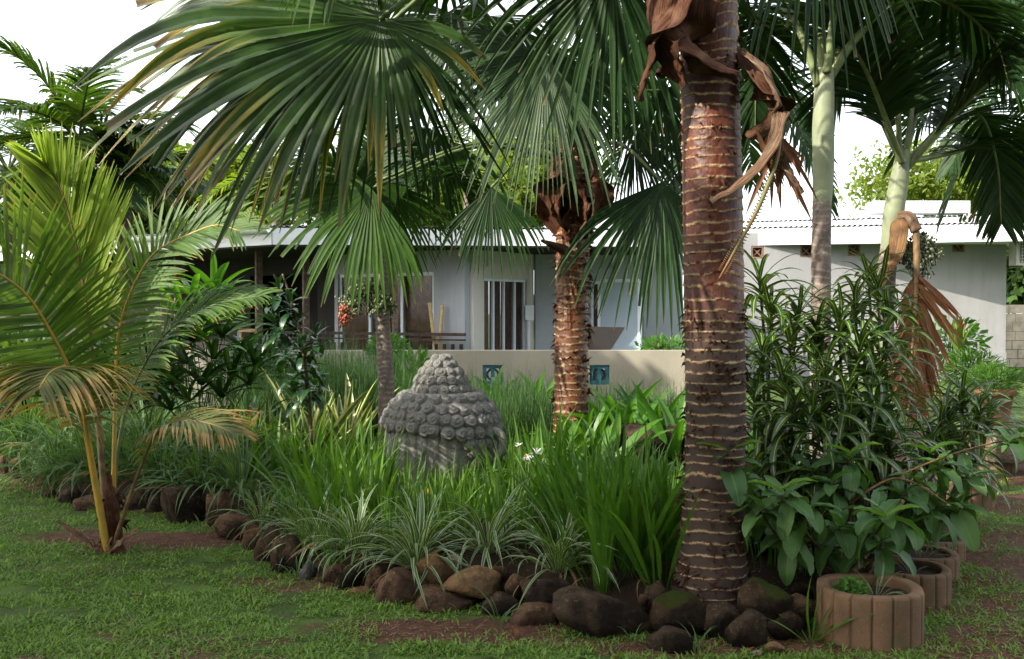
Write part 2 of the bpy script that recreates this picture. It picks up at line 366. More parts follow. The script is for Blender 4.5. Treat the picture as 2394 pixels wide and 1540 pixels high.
def ground_mat():
    m, nt, bs, _ = newmat('garden_ground'); at = nd(nt, 'ShaderNodeAttribute', attribute_name='aux')
    n1 = noise(nt, 14, 6); n2 = noise(nt, 60, 5); n3 = noise(nt, 3, 4)
    soil = mixc(nt, rng(nt, n1, .3, .7), (.10, .045, .027), (.05, .026, .017)); soil = mixc(nt, rng(nt, n2, .58, .7), soil, (.17, .11, .07))
    grass = mixc(nt, rng(nt, n1, .35, .7), (.035, .075, .014), (.06, .07, .022)); grass = mixc(nt, rng(nt, n2, .5, .7), grass, (.03, .05, .014))
    grass = mixc(nt, mth(nt, 'MULTIPLY', rng(nt, n3, .4, .7), .5), grass, (.10, .18, .03))
    f = mth(nt, 'ADD', at.outputs['Fac'], mth(nt, 'MULTIPLY', mth(nt, 'SUBTRACT', n2, .5), .8))
    gs = mixc(nt, rng(nt, f, .25, .6), grass, soil); gs = mixc(nt, rng(nt, f, 1.1, 1.7), gs, (.028, .019, .012))
    nt.links.new(gs, bs.inputs['Base Color']); bs.inputs['Roughness'].default_value = .95
    bs.inputs['Specular IOR Level'].default_value = .15
    bump(nt, bs, n2, .8, .02); return m
tag(mb.build('ground', ground_mat()), kind='structure')

# lawn blades: nobody could count them
def lawn(x0, x1, y0, y1, n, L, W, name, label, seed=3, clover=False, keep=.9):
    r = np.random.RandomState(seed)
    y = y0 * (y1 / y0) ** r.rand(n); x = (x0 + (x1 - x0) * r.rand(n)) * y / y0
    ok = ~(inside(x, y, BED)) | (edgedist(x, y, BED) < .05)
    sm = soilmask(x, y); ok &= r.rand(n) > sm * keep + np.clip(sm - .5, 0, 1) * .3
    ok &= (fbm(x * 5, y * 7, 51, 3) > .30 + .15 * r.rand(n))
    x, y = x[ok], y[ok]; n = len(x); z = gheight(x, y) - .003
    ph = r.rand(n) * 6.283; tl = .5 + r.rand(n) * .9
    D = np.stack([np.cos(ph) * np.sin(tl), np.sin(ph) * np.sin(tl), np.cos(tl)], 1)
    N = np.stack([-np.cos(ph) * np.cos(tl), -np.sin(ph) * np.cos(tl), np.sin(tl)], 1)
    l = L * (.5 + r.rand(n)); w = W * (.6 + .8 * r.rand(n))
    mbl = MB(); mbl.ribs(np.stack([x, y, z], 1), D, l, np.outer(w, profile(2, 'oval' if clover else 'lance', .15)), N, droop=.6, rnd=r.rand(n))
    o = mbl.build(name, M['lawn']); tag(o, label, 'grass', kind='stuff'); return o
lawn(-2.7, 2.7, 4.0, 9.5, 180000, .034, .0040, 'lawn_grass', 'short green creeping lawn grass in front of the bed', 3)
lawn(-2.7, 2.7, 4.0, 7.0, 26000, .014, .0065, 'lawn_clover', 'tiny round weed leaves creeping through the lawn', 4, True, .8)
lawn(-2.7, 2.7, 4.0, 7.5, 7000, .05, .0032, 'tall_weeds', 'taller grass sprigs standing out of the worn lawn', 9, False, .55)
# dry litter
r = np.random.RandomState(12); n = 15000
y = 4.0 * (9 / 4.) ** r.rand(n); x = (-2.7 + 5.4 * r.rand(n)) * y / 4; ok = (soilmask(x, y) > .3 * r.rand(n) + .05)
x, y = x[ok], y[ok]; n = len(x); ph = r.rand(n) * 6.283
mb = MB(); D = np.stack([np.cos(ph), np.sin(ph), .12 * r.randn(n)], 1)
mb.ribs(np.stack([x, y, gheight(x, y) + .006], 1), D, .015 + .05 * r.rand(n) ** 2, np.outer(.001 + .0022 * r.rand(n), profile(2, 'lance', .2)), (0, 0, 1), rnd=r.rand(n))
M['litter'] = plain('dry_litter', (.30, .22, .13), .9, .5, 8, 0, col2=(.16, .09, .05))
tag(mb.build('dry_litter', M['litter']), 'dry straw and leaf crumbs strewn over the red soil', 'litter', kind='stuff')

r = np.random.RandomState(33); n = 170; mb = MB()
y = 4.1 * (9.5 / 4.1) ** r.rand(n); x = (-2.6 + 5.2 * r.rand(n)) * y / 4.1; ok = ~inside(x, y, BED) & ((r.rand(n) < .35) | (edgedist(x, y, BED) < .5) | (x > 1.4)); x, y = x[ok], y[ok]; n = len(x); ph = r.rand(n) * 6.283
mb.ribs(np.stack([x, y, gheight(x, y) + .012], 1), np.stack([np.cos(ph), np.sin(ph), .25 * r.rand(n)], 1), .03 + .05 * r.rand(n), np.outer(.006 + .009 * r.rand(n), profile(5, 'oval')), np.stack([.4 * r.randn(n), .4 * r.randn(n), np.ones(n)], 1), droop=.6 * r.rand(n), fold=.4, rnd=r.rand(n))
tag(mb.build('fallen_leaves', M['brownleaf']), 'small curled brown leaves fallen on the lawn and along the rocks', 'leaves', kind='stuff')
# ------------------------------------------------------------------ house
M['wall_grey_shade'] = plain('render_grey_shade', (.27, .285, .31), .85, .06, 2, .15)
M['wall_cream_lit'] = plain('render_cream_lit', (.38, .365, .335), .85, .06, 2, .15)
M['wall_right'] = plain('render_warm_grey', (.245, .245, .245), .85, .06, 1.2, .15)
def facade(name, c1, c2, dirt):
    m, nt, bs, _ = newmat(name); n1 = noise(nt, 1.1, 6); st = noise(nt, 1.0, 5, stretch=(5, 5, .35), rough=.65); n2 = noise(nt, 22, 4)
    c = mixc(nt, rng(nt, n1, .35, .65), c1, c2); c = mixc(nt, mth(nt, 'MULTIPLY', rng(nt, st, .5, .75), .35), c, dirt); nt.links.new(c, bs.inputs['Base Color'])
    bs.inputs['Roughness'].default_value = .88; bs.inputs['Specular IOR Level'].default_value = .2; bump(nt, bs, mth(nt, 'ADD', n2, n1), .3, .01); return m
M['wall_grey_shade'] = facade('render_grey_shade', (.33, .35, .38), (.29, .31, .34), (.15, .15, .15))  # blue-grey tone carries the shade left of the house corner
M['wall_cream_lit'] = facade('render_cream_lit', (.52, .50, .46), (.47, .45, .41), (.22, .20, .17))  # cream tone carries the brighter light right of the house corner
M['wall_right'] = facade('render_warm_grey', (.25, .25, .25), (.22, .22, .222), (.14, .135, .125))
M['white'] = plain('white_paint', (.66, .68, .71), .55, .05, 3, 0)
M['alu'] = plain('white_aluminium', (.62, .68, .76), .35, .05, 3, 0)
M['shade_int'] = plain('interior_shade', (.02, .018, .018), .9, .2, 2, 0)  # near black: veranda shade put into wall and ceiling colour
M['dark_wood'] = plain('dark_wood', (.05, .028, .024), .6, .4, 14, .2)
M['grey_wood'] = plain('weathered_wood', (.16, .11, .085), .7, .4, 14, .2)
M['curtain'] = plain('brown_curtain', (.30, .135, .065), .9, .3, 8, .1)
M['bamboo'] = plain('bamboo', (.50, .36, .17), .5, .2, 10, .1)
M['corr'] = plain('corrugated_sheet', (.26, .26, .27), .45, .15, 4, 0, spec=.5)
M['wicker'] = plain('dark_wicker', (.035, .028, .026), .6, .4, 60, .8)
M['blockbrown'] = plain('breeze_block', (.22, .13, .09), .85, .3, 12, .3)
M['bluedoor'] = plain('pale_blue_panel', (.30, .38, .47), .5, .03, 1, 0)
M['redwood'] = plain('red_fabric', (.4, .03, .03), .8, .2, 10, 0)
m, nt, bs, _o = newmat('window_glass'); bs.inputs['Base Color'].default_value = (.02, .02, .022, 1); bs.inputs['Roughness'].default_value = .05; bs.inputs['Transmission Weight'].default_value = .0
bs.inputs['Alpha'].default_value = .35; M['glass'] = m

def wall_open(mb, p1, p2, z0, z1, th, ops):
    """upright wall with rectangular openings (s0,s1,za,zb) in metres along it"""
    p1 = np.asarray(p1[:2], float); p2 = np.asarray(p2[:2], float); L = np.linalg.norm(p2 - p1); d = (p2 - p1) / L
    at = lambda s: p1 + d * s
    s = 0
    for (a, b_, za, zb) in sorted(ops):
        if a > s: mb.slab(at(s), at(a), z0, z1, th)
        if za > z0: mb.slab(at(a), at(b_), z0, za, th)
        if zb < z1: mb.slab(at(a), at(b_), zb, z1, th)
        s = b_
    if s < L: mb.slab(at(s), at(L), z0, z1, th)
def along(p1, p2, s):
    p1 = np.asarray(p1[:2], float); p2 = np.asarray(p2[:2], float); return p1 + (p2 - p1) / np.linalg.norm(p2 - p1) * s
def sliding(parent, p1, p2, s0, s1, za, zb, npan, name='sliding_door', fr=.06, curt=True, dep=.05, label=None):
    """frame, panes and curtain behind, set in the wall p1-p2"""
    d = MB(); A = along(p1, p2, s0); B = along(p1, p2, s1); L = s1 - s0
    d.slab(A, B, zb - fr, zb, .09); d.slab(A, B, za, za + fr, .09)
    for k in range(npan + 1):
        c = L * k / npan; a = max(0, c - fr / 2); b_ = min(L, c + fr / 2)
        if k == 0: b_ = fr
        if k == npan: a = L - fr
        d.slab(along(A, B, a), along(A, B, b_), za + fr, zb - fr, .086 if k % 2 else .07)
    o = d.build(name, M['alu'], parent, smooth=False)
    if label: o['label'] = label
    for k in range(npan):
        a = L * k / npan + fr / 2 + .002; b_ = L * (k + 1) / npan - fr / 2 - .002
        g = MB(); g.slab(along(A, B, a), along(A, B, b_), za + fr, zb - fr, .008); link('pane', g.mesh('pane', M['glass'], worldloc(o), False), o)
    if curt:
        for k in range(npan):
            a = L * k / npan + fr / 2; b_ = L * (k + 1) / npan - fr / 2
            s = np.linspace(a, b_, 26); pts = np.array([along(A, B, t) for t in s]); dd = nrm(B - A); nn = np.array((-dd[1], dd[0]))
            off = dep + .02 * np.sin(s * 60 + k)
            x = pts + nn * off[:, None]; V = np.concatenate([np.c_[x, np.full(26, za + fr)], np.c_[x, np.full(26, zb - fr)]])
            jj = np.arange(25); c = MB(); c.add(V, np.stack([jj, jj + 1, jj + 27, jj + 26], 1)); link('curtain', c.mesh('curtain', M['curtain'], worldloc(o)), o)
    return o
def corr_roof(p1, p2, depth, z, rise, pitch=.12, amp=.022, over=.0, th=.006):
    """corrugated sheet with its front edge from p1 to p2 and running back"""
    p1 = np.asarray(p1, float); p2 = np.asarray(p2, float); L = np.linalg.norm(p2 - p1); d = (p2 - p1) / L; n = np.array((-d[1], d[0]))
    k = int(L / pitch * 6); s = np.linspace(0, L, k); zz = amp * np.sin(s / pitch * 6.283)
    mb = MB(); base = p1 + d * s[:, None]
    F = np.c_[base - n * over, z + zz]; B = np.c_[base + n * depth, z + rise + zz]; F2 = F - (0, 0, th); B2 = B - (0, 0, th)
    V = np.concatenate([F, B, F2, B2]); j = np.arange(k - 1)
    q = np.concatenate([np.stack([j, j + 1, k + j + 1, k + j], 1), np.stack([2 * k + j, 3 * k + j, 3 * k + j + 1, 2 * k + j + 1], 1), np.stack([j, 2 * k + j, 2 * k + j + 1, j + 1], 1)])
    mb.add(V, q); return mb

E0, E1, E2, E3 = np.array((-15.3, 26.0)), np.array((-4.18, 17.6)), np.array((.81, 18.0)), np.array((3.3, 18.4))
house = thing('house', 'long low grey house with white fascia and dark veranda behind the garden wall', 'house', (-3, 21, 0))
Acor, Bcor = np.array((-.82, 18.5)), np.array((.37, 20.3)); Lc = np.array((-6.4, 22.6)); Rc = np.array((3.5, 20.8))
EZ = 2.73
LA = np.linalg.norm(Acor - Lc)
mb = MB(); dA_ = nrm(Acor - Lc); wall_open(mb, Lc + dA_ * (LA - 3.4), Acor, 0, EZ + .2, .16, [(.1, 3.4 - .75, .3, 2.28)]); mb.build('wall', M['wall_grey_shade'], house, smooth=False)
mb = MB(); wall_open(mb, Lc, Lc + dA_ * (LA - 3.401), 0, EZ + .2, .16, [(.9, LA - 3.9, -.1, 2.3)]); mb.build('wall', M['shade_int'], house, smooth=False)  # same wall left of the door, veranda shade painted as dark colour
mb = MB(); mb.slab(Lc + (.3, 1.6), Acor + (-2.2, 2.6), 0, EZ, .1); mb.build('inner_wall', M['shade_int'], house, smooth=False)
mb = MB(); LB = np.linalg.norm(Bcor - Acor); wall_open(mb, Acor + nrm(Bcor - Acor) * .085, Bcor, 0, EZ + .2, .16, [(.34, LB - .34, .72, 2.16)]); mb.build('wall', M['wall_cream_lit'], house, smooth=False)
LR = np.linalg.norm(Rc - Bcor)
mb = MB(); wall_open(mb, Bcor + np.array((.09, 0)), Rc, 0, EZ + .2, .16, [(1.15, 2.25, .25, 2.15)]); mb.build('wall', M['wall_grey_shade'], house, smooth=False)
sliding(house, Lc, Acor, LA - 3.3, LA - .75, .3, 2.28, 3, 'sliding_door')
sliding(house, Acor, Bcor,   .085 + .34, .085 + LB - .34, .72, 2.16, 4, 'sliding_window', .045)
sliding(house, Bcor, Rc, 1.24, 2.34, .25, 2.15, 2, 'terrace_door')
# open pale blue door panel leaning by the terrace door
mb = MB(); a = P(1405, 700, 19.7)[:2]; b_ = P(1492, 700, 19.2)[:2]; mb.slab(a, b_, .2, 2.1, .05); mb.build('door_panel', M['bluedoor'], house, smooth=False)
mb = MB(); d = nrm(b_ - a); mb.slab(a - d * .06, a, .2, 2.13, .07); mb.slab(b_, b_ + d * .06, .2, 2.13, .07); mb.slab(a, b_, 2.102, 2.16, .07); mb.build('door_frame', M['alu'], house, smooth=False)
# veranda: back wall, ceiling, floor, posts, beam
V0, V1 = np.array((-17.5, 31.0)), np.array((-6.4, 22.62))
mb = MB(); mb.slab(V0, V1, 0, 3.2, .2); mb.build('veranda_wall', M['shade_int'], house, smooth=False)
M['pale_dark'] = plain('shaded_panel', (.05, .047, .045), .9, .1, 1, 0)  # panel colour darkened to stand for the veranda shade
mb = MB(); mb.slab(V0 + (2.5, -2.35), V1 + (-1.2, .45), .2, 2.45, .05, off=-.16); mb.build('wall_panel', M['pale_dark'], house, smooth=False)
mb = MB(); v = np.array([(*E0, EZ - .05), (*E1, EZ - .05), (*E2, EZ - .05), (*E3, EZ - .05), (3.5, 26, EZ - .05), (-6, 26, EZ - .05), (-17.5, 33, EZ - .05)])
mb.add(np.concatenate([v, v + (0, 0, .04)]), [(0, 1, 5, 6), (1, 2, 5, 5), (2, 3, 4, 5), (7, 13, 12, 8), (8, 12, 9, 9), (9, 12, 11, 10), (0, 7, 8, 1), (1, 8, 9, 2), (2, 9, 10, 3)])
mb.build('ceiling', M['shade_int'], house, smooth=False)
for (p, q_) in ((E0, E1), (E1, E2), (E2, E3)):
    mb = MB(); mb.slab(p + nrm(q_ - p) * .0, q_ - nrm(q_ - p) * .02, EZ - .02, EZ + .27, .03); mb.build('fascia', M['white'], house, smooth=False)
g0, g1 = E0, E1
mb = MB(); th = np.linspace(math.pi, 2 * math.pi, 9); dd = nrm(E1 - E0); nn = np.array((dd[1], -dd[0]))
prof_ = [(nn * (.075 + .07 * math.cos(t)), EZ + .27 + .09 * math.sin(t)) for t in th]
V = []; 
for s_ in (E0, E1):
    for (o_, z_) in prof_: V.append((*(s_ + o_), z_))
mb.add(V, [(k, k + 1, 9 + k + 1, 9 + k) for k in range(8)]); mb.build('gutter', M['white'], house)
for x, Y, w in ((715, 19.0, .11), (420, 21.4, .2), (923, 18.2, .08), (605, 19.2, .12)):
    c = P(x, 700, Y); mb = MB(); mb.box((c[0], c[1], 1.4), (w, w, 2.75), .5); mb.build('post', M['grey_wood'], house, smooth=False)
corr_roof(E0, E1 + nrm(E1 - E0) * .0, 5, EZ + .31, .15, .11, .014).build('roof', M['corr'], house, smooth=True)
corr_roof(E1, E2, 6, EZ + .31, .15, .11, .014).build('roof', M['corr'], house)
corr_roof(E2, E3, 6, EZ + .31, .15, .11, .014).build('roof', M['corr'], house)
# conduit and meter box
c = P(1240, 700, 20.05); mb = MB(); mb.tube([(c[0], c[1], 1.5), (c[0], c[1], 2.78)], .013, 6); mb.build('conduit', M['white'], house)
c = P(1237, 740, 19.98); mb = MB(); mb.box((c[0], c[1], P(0, 731, 19.98)[2]), (.17, .12, .30), .1); bx_ = mb.build('meter_box', M['white'], house, smooth=False)
mb = MB(); mb.tube([(c[0] - .02, c[1], .4), (c[0] - .02, c[1], P(0, 731, 19.98)[2] - .152)], .035, 8); mb.build('conduit', M['white'], house)
# veranda railing
rail = thing('veranda_railing', 'dark brown slatted railing along the edge of the veranda', 'railing', (-3, 20, 0))
ra, rb = P(640, 760, 19.9)[:2], P(1087, 790, 18.2)[:2]; rz = 1.12
for z_, h_ in ((rz, .055), (rz - .1, .03), (.42, .06)):
    mb = MB(); mb.slab(ra, rb, z_ - h_ / 2, z_ + h_ / 2, .07); mb.build('rail', M['dark_wood'], rail, smooth=False)
Lr = np.linalg.norm(rb - ra); k = 0; s_ = .06
base = None
while s_ < Lr:
    c = along(ra, rb, s_); mb = MB()
    if base is None: mb.box((c[0], c[1], .70), (.06, .04, .49), .3); base = mb.build('baluster', M['dark_wood'], rail, smooth=False); c0 = c
    else:
        o = base.copy(); C.objects.link(o); o.parent = rail; o.location = (c[0] - c0[0], c[1] - c0[1], 0)
    s_ += .17
for i_, (x1, y1, x2, y2, lab) in enumerate(((1004, 708, 1014, 792, 'left bamboo pole leaning inside the veranda railing by the door'), (1034, 714, 1028, 792, 'right bamboo pole upright behind the veranda railing by the door'))):
    a = P(x1, y1, 18.6); b_ = P(x2, y2, 18.55); b_ = b_ + (b_ - a) * .6; pts = spline([a, (a + b_) / 2, b_], 26); rr = .033 + .006 * (np.arange(26) % 5 == 0)
    mb = MB(); mb.tube(pts, rr, 10); tag(mb.build('bamboo_pole', M['bamboo'], None, b_), lab, 'bamboo pole', 'bamboo poles')
# wicker seat back behind the wall
mb = MB(); ztop = P(0, 762, 16)[2]; za = 1.1 - .6
A1, A2, B1, B2 = P(1330, 762, 16), P(1461, 765, 16), P(1340, 830, 16), P(1420, 830, 16)
V = [A1, A2, B2, B1] + [q_ + (0, .12, 0) for q_ in (A1, A2, B2, B1)]
mb.add(V, [(0, 3, 2, 1), (4, 5, 6, 7), (0, 1, 5, 4), (1, 2, 6, 5), (2, 3, 7, 6), (3, 0, 4, 7)])
legm = MB(); 
ws = thing('wicker_sofa', 'dark brown woven wicker sofa back on the terrace behind the wall', 'sofa', (A1[0] + .4, 16.05, 0))
mb.build('backrest', M['wicker'], ws, smooth=False)
mb = MB(); mb.box(((B1[0] + B2[0]) / 2, 16.35, .45), (.62, .7, .25)); mb.build('seat', M['wicker'], ws, smooth=False)
for sx in (-.25, .25):
    for sy in (16.08, 16.6):
        mb = MB(); mb.box(((B1[0] + B2[0]) / 2 + sx, sy, .165), (.05, .05, .32)); mb.build('leg', M['wicker'], ws, smooth=False)
# chair back seen on the veranda at the left
ch = thing('garden_chair', 'light brown wooden chair with red cushion on the veranda', 'chair', P(583, 850, 19.5) * (1, 1, 0))
for x in (562, 604):
    a = P(x, 768, 19.5); mb = MB(); mb.box((a[0], a[1], (a[2] + .3) / 2), (.05, .05, a[2] - .3)); mb.build('leg', M['bamboo'], ch, smooth=False)
a, b_ = P(562, 772, 19.5), P(604, 772, 19.5); mb = MB(); mb.box(((a[0] + b_[0]) / 2, 19.46, a[2]), (b_[0] - a[0] + .05, .03, .06)); mb.build('backrest', M['bamboo'], ch, smooth=False)
mb = MB(); c = P(590, 812, 19.3); mb.box(c, (.5, .35, .08)); mb.build('cushion', M['redwood'], ch, smooth=False)

# garden wall
GWY = 13.6; GZ = P(0, 819, GWY)[2]
gw = thing('garden_wall', 'low cream rendered garden wall running behind the planting', 'wall', (-1, GWY, 0))
def wall_mat():
    m, nt, bs, _ = newmat('rendered_wall'); n1 = noise(nt, 1.2, 5); n2 = noise(nt, 9, 5)
    c = mixc(nt, rng(nt, n1, .3, .7), (.33, .30, .235), (.26, .24, .19)); tc = nd(nt, 'ShaderNodeTexCoord'); sp = nd(nt, 'ShaderNodeSeparateXYZ'); nt.links.new(tc.outputs['Object'], sp.inputs[0])
    z = mth(nt, 'ADD', sp.outputs[2], mth(nt, 'MULTIPLY', n2, .25)); c = mixc(nt, mth(nt, 'MULTIPLY', rng(nt, z, .5, .15), .6), c, (.17, .15, .10))
    nt.links.new(c, bs.inputs['Base Color']); bs.inputs['Roughness'].default_value = .9; bump(nt, bs, n1, .5, .03); return m
M['gwall'] = wall_mat()
wl, wr = P(430, 819, GWY)[0], P(1730, 819, GWY)[0]
ops = [(P(x, 860, GWY)[0] - wl, P(x, 860, GWY)[0] - wl + .27, .56, .83) for x in (1128, 1378)]
mb = MB(); wall_open(mb, (wl, GWY + .09), (wr, GWY + .09), -.1, GZ, .18, ops); mb.build('wall', M['gwall'], gw, smooth=False)
M['bluetile'] = plain('blue_glazed_block', (.02, .13, .18), .45, .4, 14, .1, spec=.6)
for (a, b_, za, zb) in ops:
    x = wl + (a + b_) / 2; mb = MB()
    for dx in (-.11, 0, .11): mb.box((x + dx, GWY + .08, (za + zb) / 2), (.05, .12, .262))
    for dz in (-.11, .11): mb.box((x, GWY + .08, (za + zb) / 2 + dz), (.262, .118, .045))
    th = np.linspace(0, 6.283, 13); mb.tube([(x + .075 * math.cos(t), GWY + .07, (za + zb) / 2 + .075 * math.sin(t)) for t in th], .016, 6, False)
    mb.build('vent_block', M['bluetile'], gw, smooth=False)
# pale wall far left, behind the coconut palm
mb = MB(); mb.slab(P(-60, 700, 24)[:2], P(95, 700, 25.0)[:2], 0, 2.9, .2); tag(mb.build('side_wall', M['wall_cream_lit'], None, (-12, 24, 0), smooth=False), 'pale end wall of the house at the far left behind palms', 'wall')

# ------------------------------------------------------------------ right building
RB0, RB1 = P(1640, 700, 22.3)[:2], P(2346, 700, 22.3)[:2]
rbld = thing('annex_building', 'grey low building with white fascia and corrugated roof at right', 'building', (8, 23, 0))
zt = P(0, 545, 22.3)[2]
LRB = np.linalg.norm(RB1 - RB0)
vents = []
for x, yy in ((1768, 590), (1882, 587), (1992, 584), (2235, 575)):
    c = P(x, yy, 22.3); s_ = c[0] - RB0[0]; vents.append((s_ - .14, s_ + .14, c[2] - .14, c[2] + .14))
mb = MB(); wall_open(mb, RB0, RB1, -.1, zt, .2, vents); mb.build('wall', M['wall_right'], rbld, smooth=False)
mb = MB(); mb.slab((RB1[0] - .1, RB1[1] + .11), (RB1[0] - .1, RB1[1] + 7), -.1, zt, .2); mb.build('wall', M['wall_right'], rbld, smooth=False)
for (a, b_, za, zb) in vents:
    x = RB0[0] + (a + b_) / 2; z = (za + zb) / 2; mb = MB(); mb.box((x, RB0[1] + .05, z), (.276, .02, .276)); 
    for dx, dz in ((0, .12), (0, -.12)): mb.box((x, RB0[1] - .02, z + dz), (.278, .14, .035))
    for dx in (-.12, .12): mb.box((x + dx, RB0[1] - .022, z), (.035, .14, .205))
    for rr in (.7854, -.7854):
        v = np.array([(-.13, -.07, -.012), (.13, -.07, -.012), (.13, .02, -.012), (-.13, .02, -.012), (-.13, -.07, .012), (.13, -.07, .012), (.13, .02, .012), (-.13, .02, .012)])
        cc, ss = math.cos(rr), math.sin(rr); v = np.stack([v[:, 0] * cc - v[:, 2] * ss, v[:, 1] + (.002 if rr > 0 else 0), v[:, 0] * ss + v[:, 2] * cc], 1)
        mb.add(v + (x, RB0[1] + .02, z), [(0, 3, 2, 1), (4, 5, 6, 7), (0, 1, 5, 4), (1, 2, 6, 5), (2, 3, 7, 6), (3, 0, 4, 7)])
    mb.build('vent_block', M['blockbrown'], rbld, smooth=False)
mb = MB(); mb.slab((RB1[0] - 1.5, RB1[1] - .14), (RB1[0] - .02, RB1[1] - .14), -.05, P(0, 823, 22.1)[2], .08); mb.build('plinth', M['wall_right'], rbld, smooth=False)
# fascia: nearer at the right, so it climbs in the picture
FA, FB = P(1620, 560, 22.6), P(2480, 530, 20.6)
f0, f1 = FA[:2], FB[:2]; fz0, fz1 = P(0, 573, 22.2)[2], P(0, 532, 22.2)[2]
mb = MB(); mb.slab(f0, f1, fz0, fz1 - .02, .04); mb.build('fascia', M['white'], rbld, smooth=False)
mb = MB(); mb.add([(*f0, fz0 + .02), (*f1, fz0 + .02), (f1[0], 24, fz0 + .02), (f0[0], 24, fz0 + .02)], [(0, 1, 2, 3)]); mb.build('soffit', M['white'], rbld, smooth=False)
corr_roof(f0, f1, 2.4, fz1 + .01, .12, .11, .017, .05).build('roof', M['corr'], rbld)
u0, u1 = f0 + (0, 2.5), f1 + (-1.0, 2.5)
mb = MB(); mb.slab(u0, u1, fz1 + .0, fz1 + .31, .04); mb.build('fascia', M['white'], rbld, smooth=False)
corr_roof(u0, u1, 5, fz1 + .34, .1, .11, .016, .05).build('roof', M['corr'], rbld)
t0, t1 = P(2035, 480, 26)[:2], P(2255, 480, 26)[:2]
mb = MB(); mb.slab(t0, t1, P(0, 500, 26)[2], P(0, 472, 26)[2], .6); mb.build('roof_box', M['white'], rbld, smooth=False)
# air conditioner
ac = thing('air_conditioner', 'boxy outdoor air conditioner on brackets at right edge of the building', 'air conditioner', P(2396, 620, 21.6))
c = P(2400, 590, 21.6); mb = MB(); mb.box(c, (.62, .32, .56)); M['ac'] = plain('ac_casing', (.42, .41, .38), .5, .1, 4, 0); mb.build('casing', M['ac'], ac, smooth=False)
M['darkmetal'] = plain('dark_metal', (.06, .065, .07), .4, .2, 8, 0)
mb = MB(); mb.box(c + (0.03, -.165, 0), (.5, .012, .46)); mb.build('coil', M['darkmetal'], ac, smooth=False)
mb = MB()
for k in range(7): mb.box(c + (.03, -.185, -.21 + k * .07), (.5, .014, .012))
for k in range(6): mb.box(c + (-.2 + k * .09, -.186, 0), (.01, .02, .46))
mb.build('grille', M['ac'], ac, smooth=False)
for dx in (-.24, .24):
    mb = MB(); mb.tube([c + (dx, .3, -.3), c + (dx, -.2, -.3)], .015, 6); mb.tube([c + (dx, .3, -.75), c + (dx, -.15, -.3)], .012, 6); mb.build('bracket', M['darkmetal'], ac)
# stone block wall at the far right, block by block
sw = thing('stone_block_wall', 'sunlit pale stone block wall beyond the lawn at far right', 'wall', P(2400, 800, 27) * (1, 1, 0))
M['block'] = plain('pale_stone', (.42, .36, .27), .9, .25, 4, .4)
x0 = P(2345, 700, 27)[0]; bm0 = None
rr = random.Random(4)
for row in range(7):
    x = x0 - .3 + (row % 2) * .17; z = .02 + row * .24
    while x < x0 + 3:
        w = .38 + rr.random() * .1; mb = MB(); mb.box((x + w / 2, 27 + rr.random() * .02, z + .115), (w - .012, .3, .228)); mb.build('block', M['block'], sw, smooth=False); x += w

# ------------------------------------------------------------------ rocks
def rock_mat(name, c1, c2, lich, moss=None, dark=.5):
    m, nt, bs, _ = newmat(name); n1 = noise(nt, 7, 6); n2 = noise(nt, 40, 5, rough=.7); n3 = noise(nt, 3.2, 5)
    c = mixc(nt, rng(nt, n1, .35, .65), c1, c2)
    c = mixc(nt, mth(nt, 'MULTIPLY', rng(nt, noise(nt, 15, 6, rough=.7), .5, .62), .55), c, tuple(x * .45 for x in c1)); c = mixc(nt, rng(nt, n2, .54, .66), c, lich); c = mixc(nt, mth(nt, 'MULTIPLY', rng(nt, noise(nt, 5.5, 6, rough=.65), .56, .64), .5), c, lich)
    c = mixc(nt, mth(nt, 'MULTIPLY', rng(nt, n3, .42, .62), dark), c, tuple(x * .3 for x in c2))
    if moss:
        g = nd(nt, 'ShaderNodeNewGeometry'); sp = nd(nt, 'ShaderNodeSeparateXYZ'); nt.links.new(g.outputs['Normal'], sp.inputs[0])
        c = mixc(nt, rng(nt, mth(nt, 'ADD', sp.outputs[2], mth(nt, 'MULTIPLY', n3, .9)), .95, 1.3), c, moss)
    nt.links.new(c, bs.inputs['Base Color']); bs.inputs['Roughness'].default_value = .95; bs.inputs['Specular IOR Level'].default_value = .1
    bump(nt, bs, mth(nt, 'ADD', n2, mth(nt, 'MULTIPLY', noise(nt, 18, 6, rough=.7), 1.6)), 1.0, .035); return m
M['rock_tan'] = rock_mat('rock_tan', (.26, .16, .075), (.15, .09, .048), (.34, .25, .14), dark=.6)
M['rock_brown'] = rock_mat('rock_brown', (.165, .10, .06), (.085, .052, .033), (.24, .17, .11), dark=.8)
M['rock_dark'] = rock_mat('rock_dark', (.08, .056, .036), (.036, .027, .019), (.14, .105, .07), dark=.9)
M['rock_moss'] = rock_mat('rock_mossy', (.07, .045, .026), (.035, .025, .016), (.11, .08, .05), moss=(.035, .045, .008), dark=.8)
M['rock_pale'] = rock_mat('rock_pale', (.34, .29, .21), (.22, .18, .13), (.4, .36, .28), dark=.3)
import bmesh
_ico = {}
def ico(sub):
    if sub not in _ico:
        bm = bmesh.new(); bmesh.ops.create_icosphere(bm, subdivisions=sub, radius=1); bm.verts.ensure_lookup_table()
        _ico[sub] = (np.array([v.co for v in bm.verts]), np.array([[v.index for v in f.verts] for f in bm.faces])); bm.free()
    return _ico[sub]
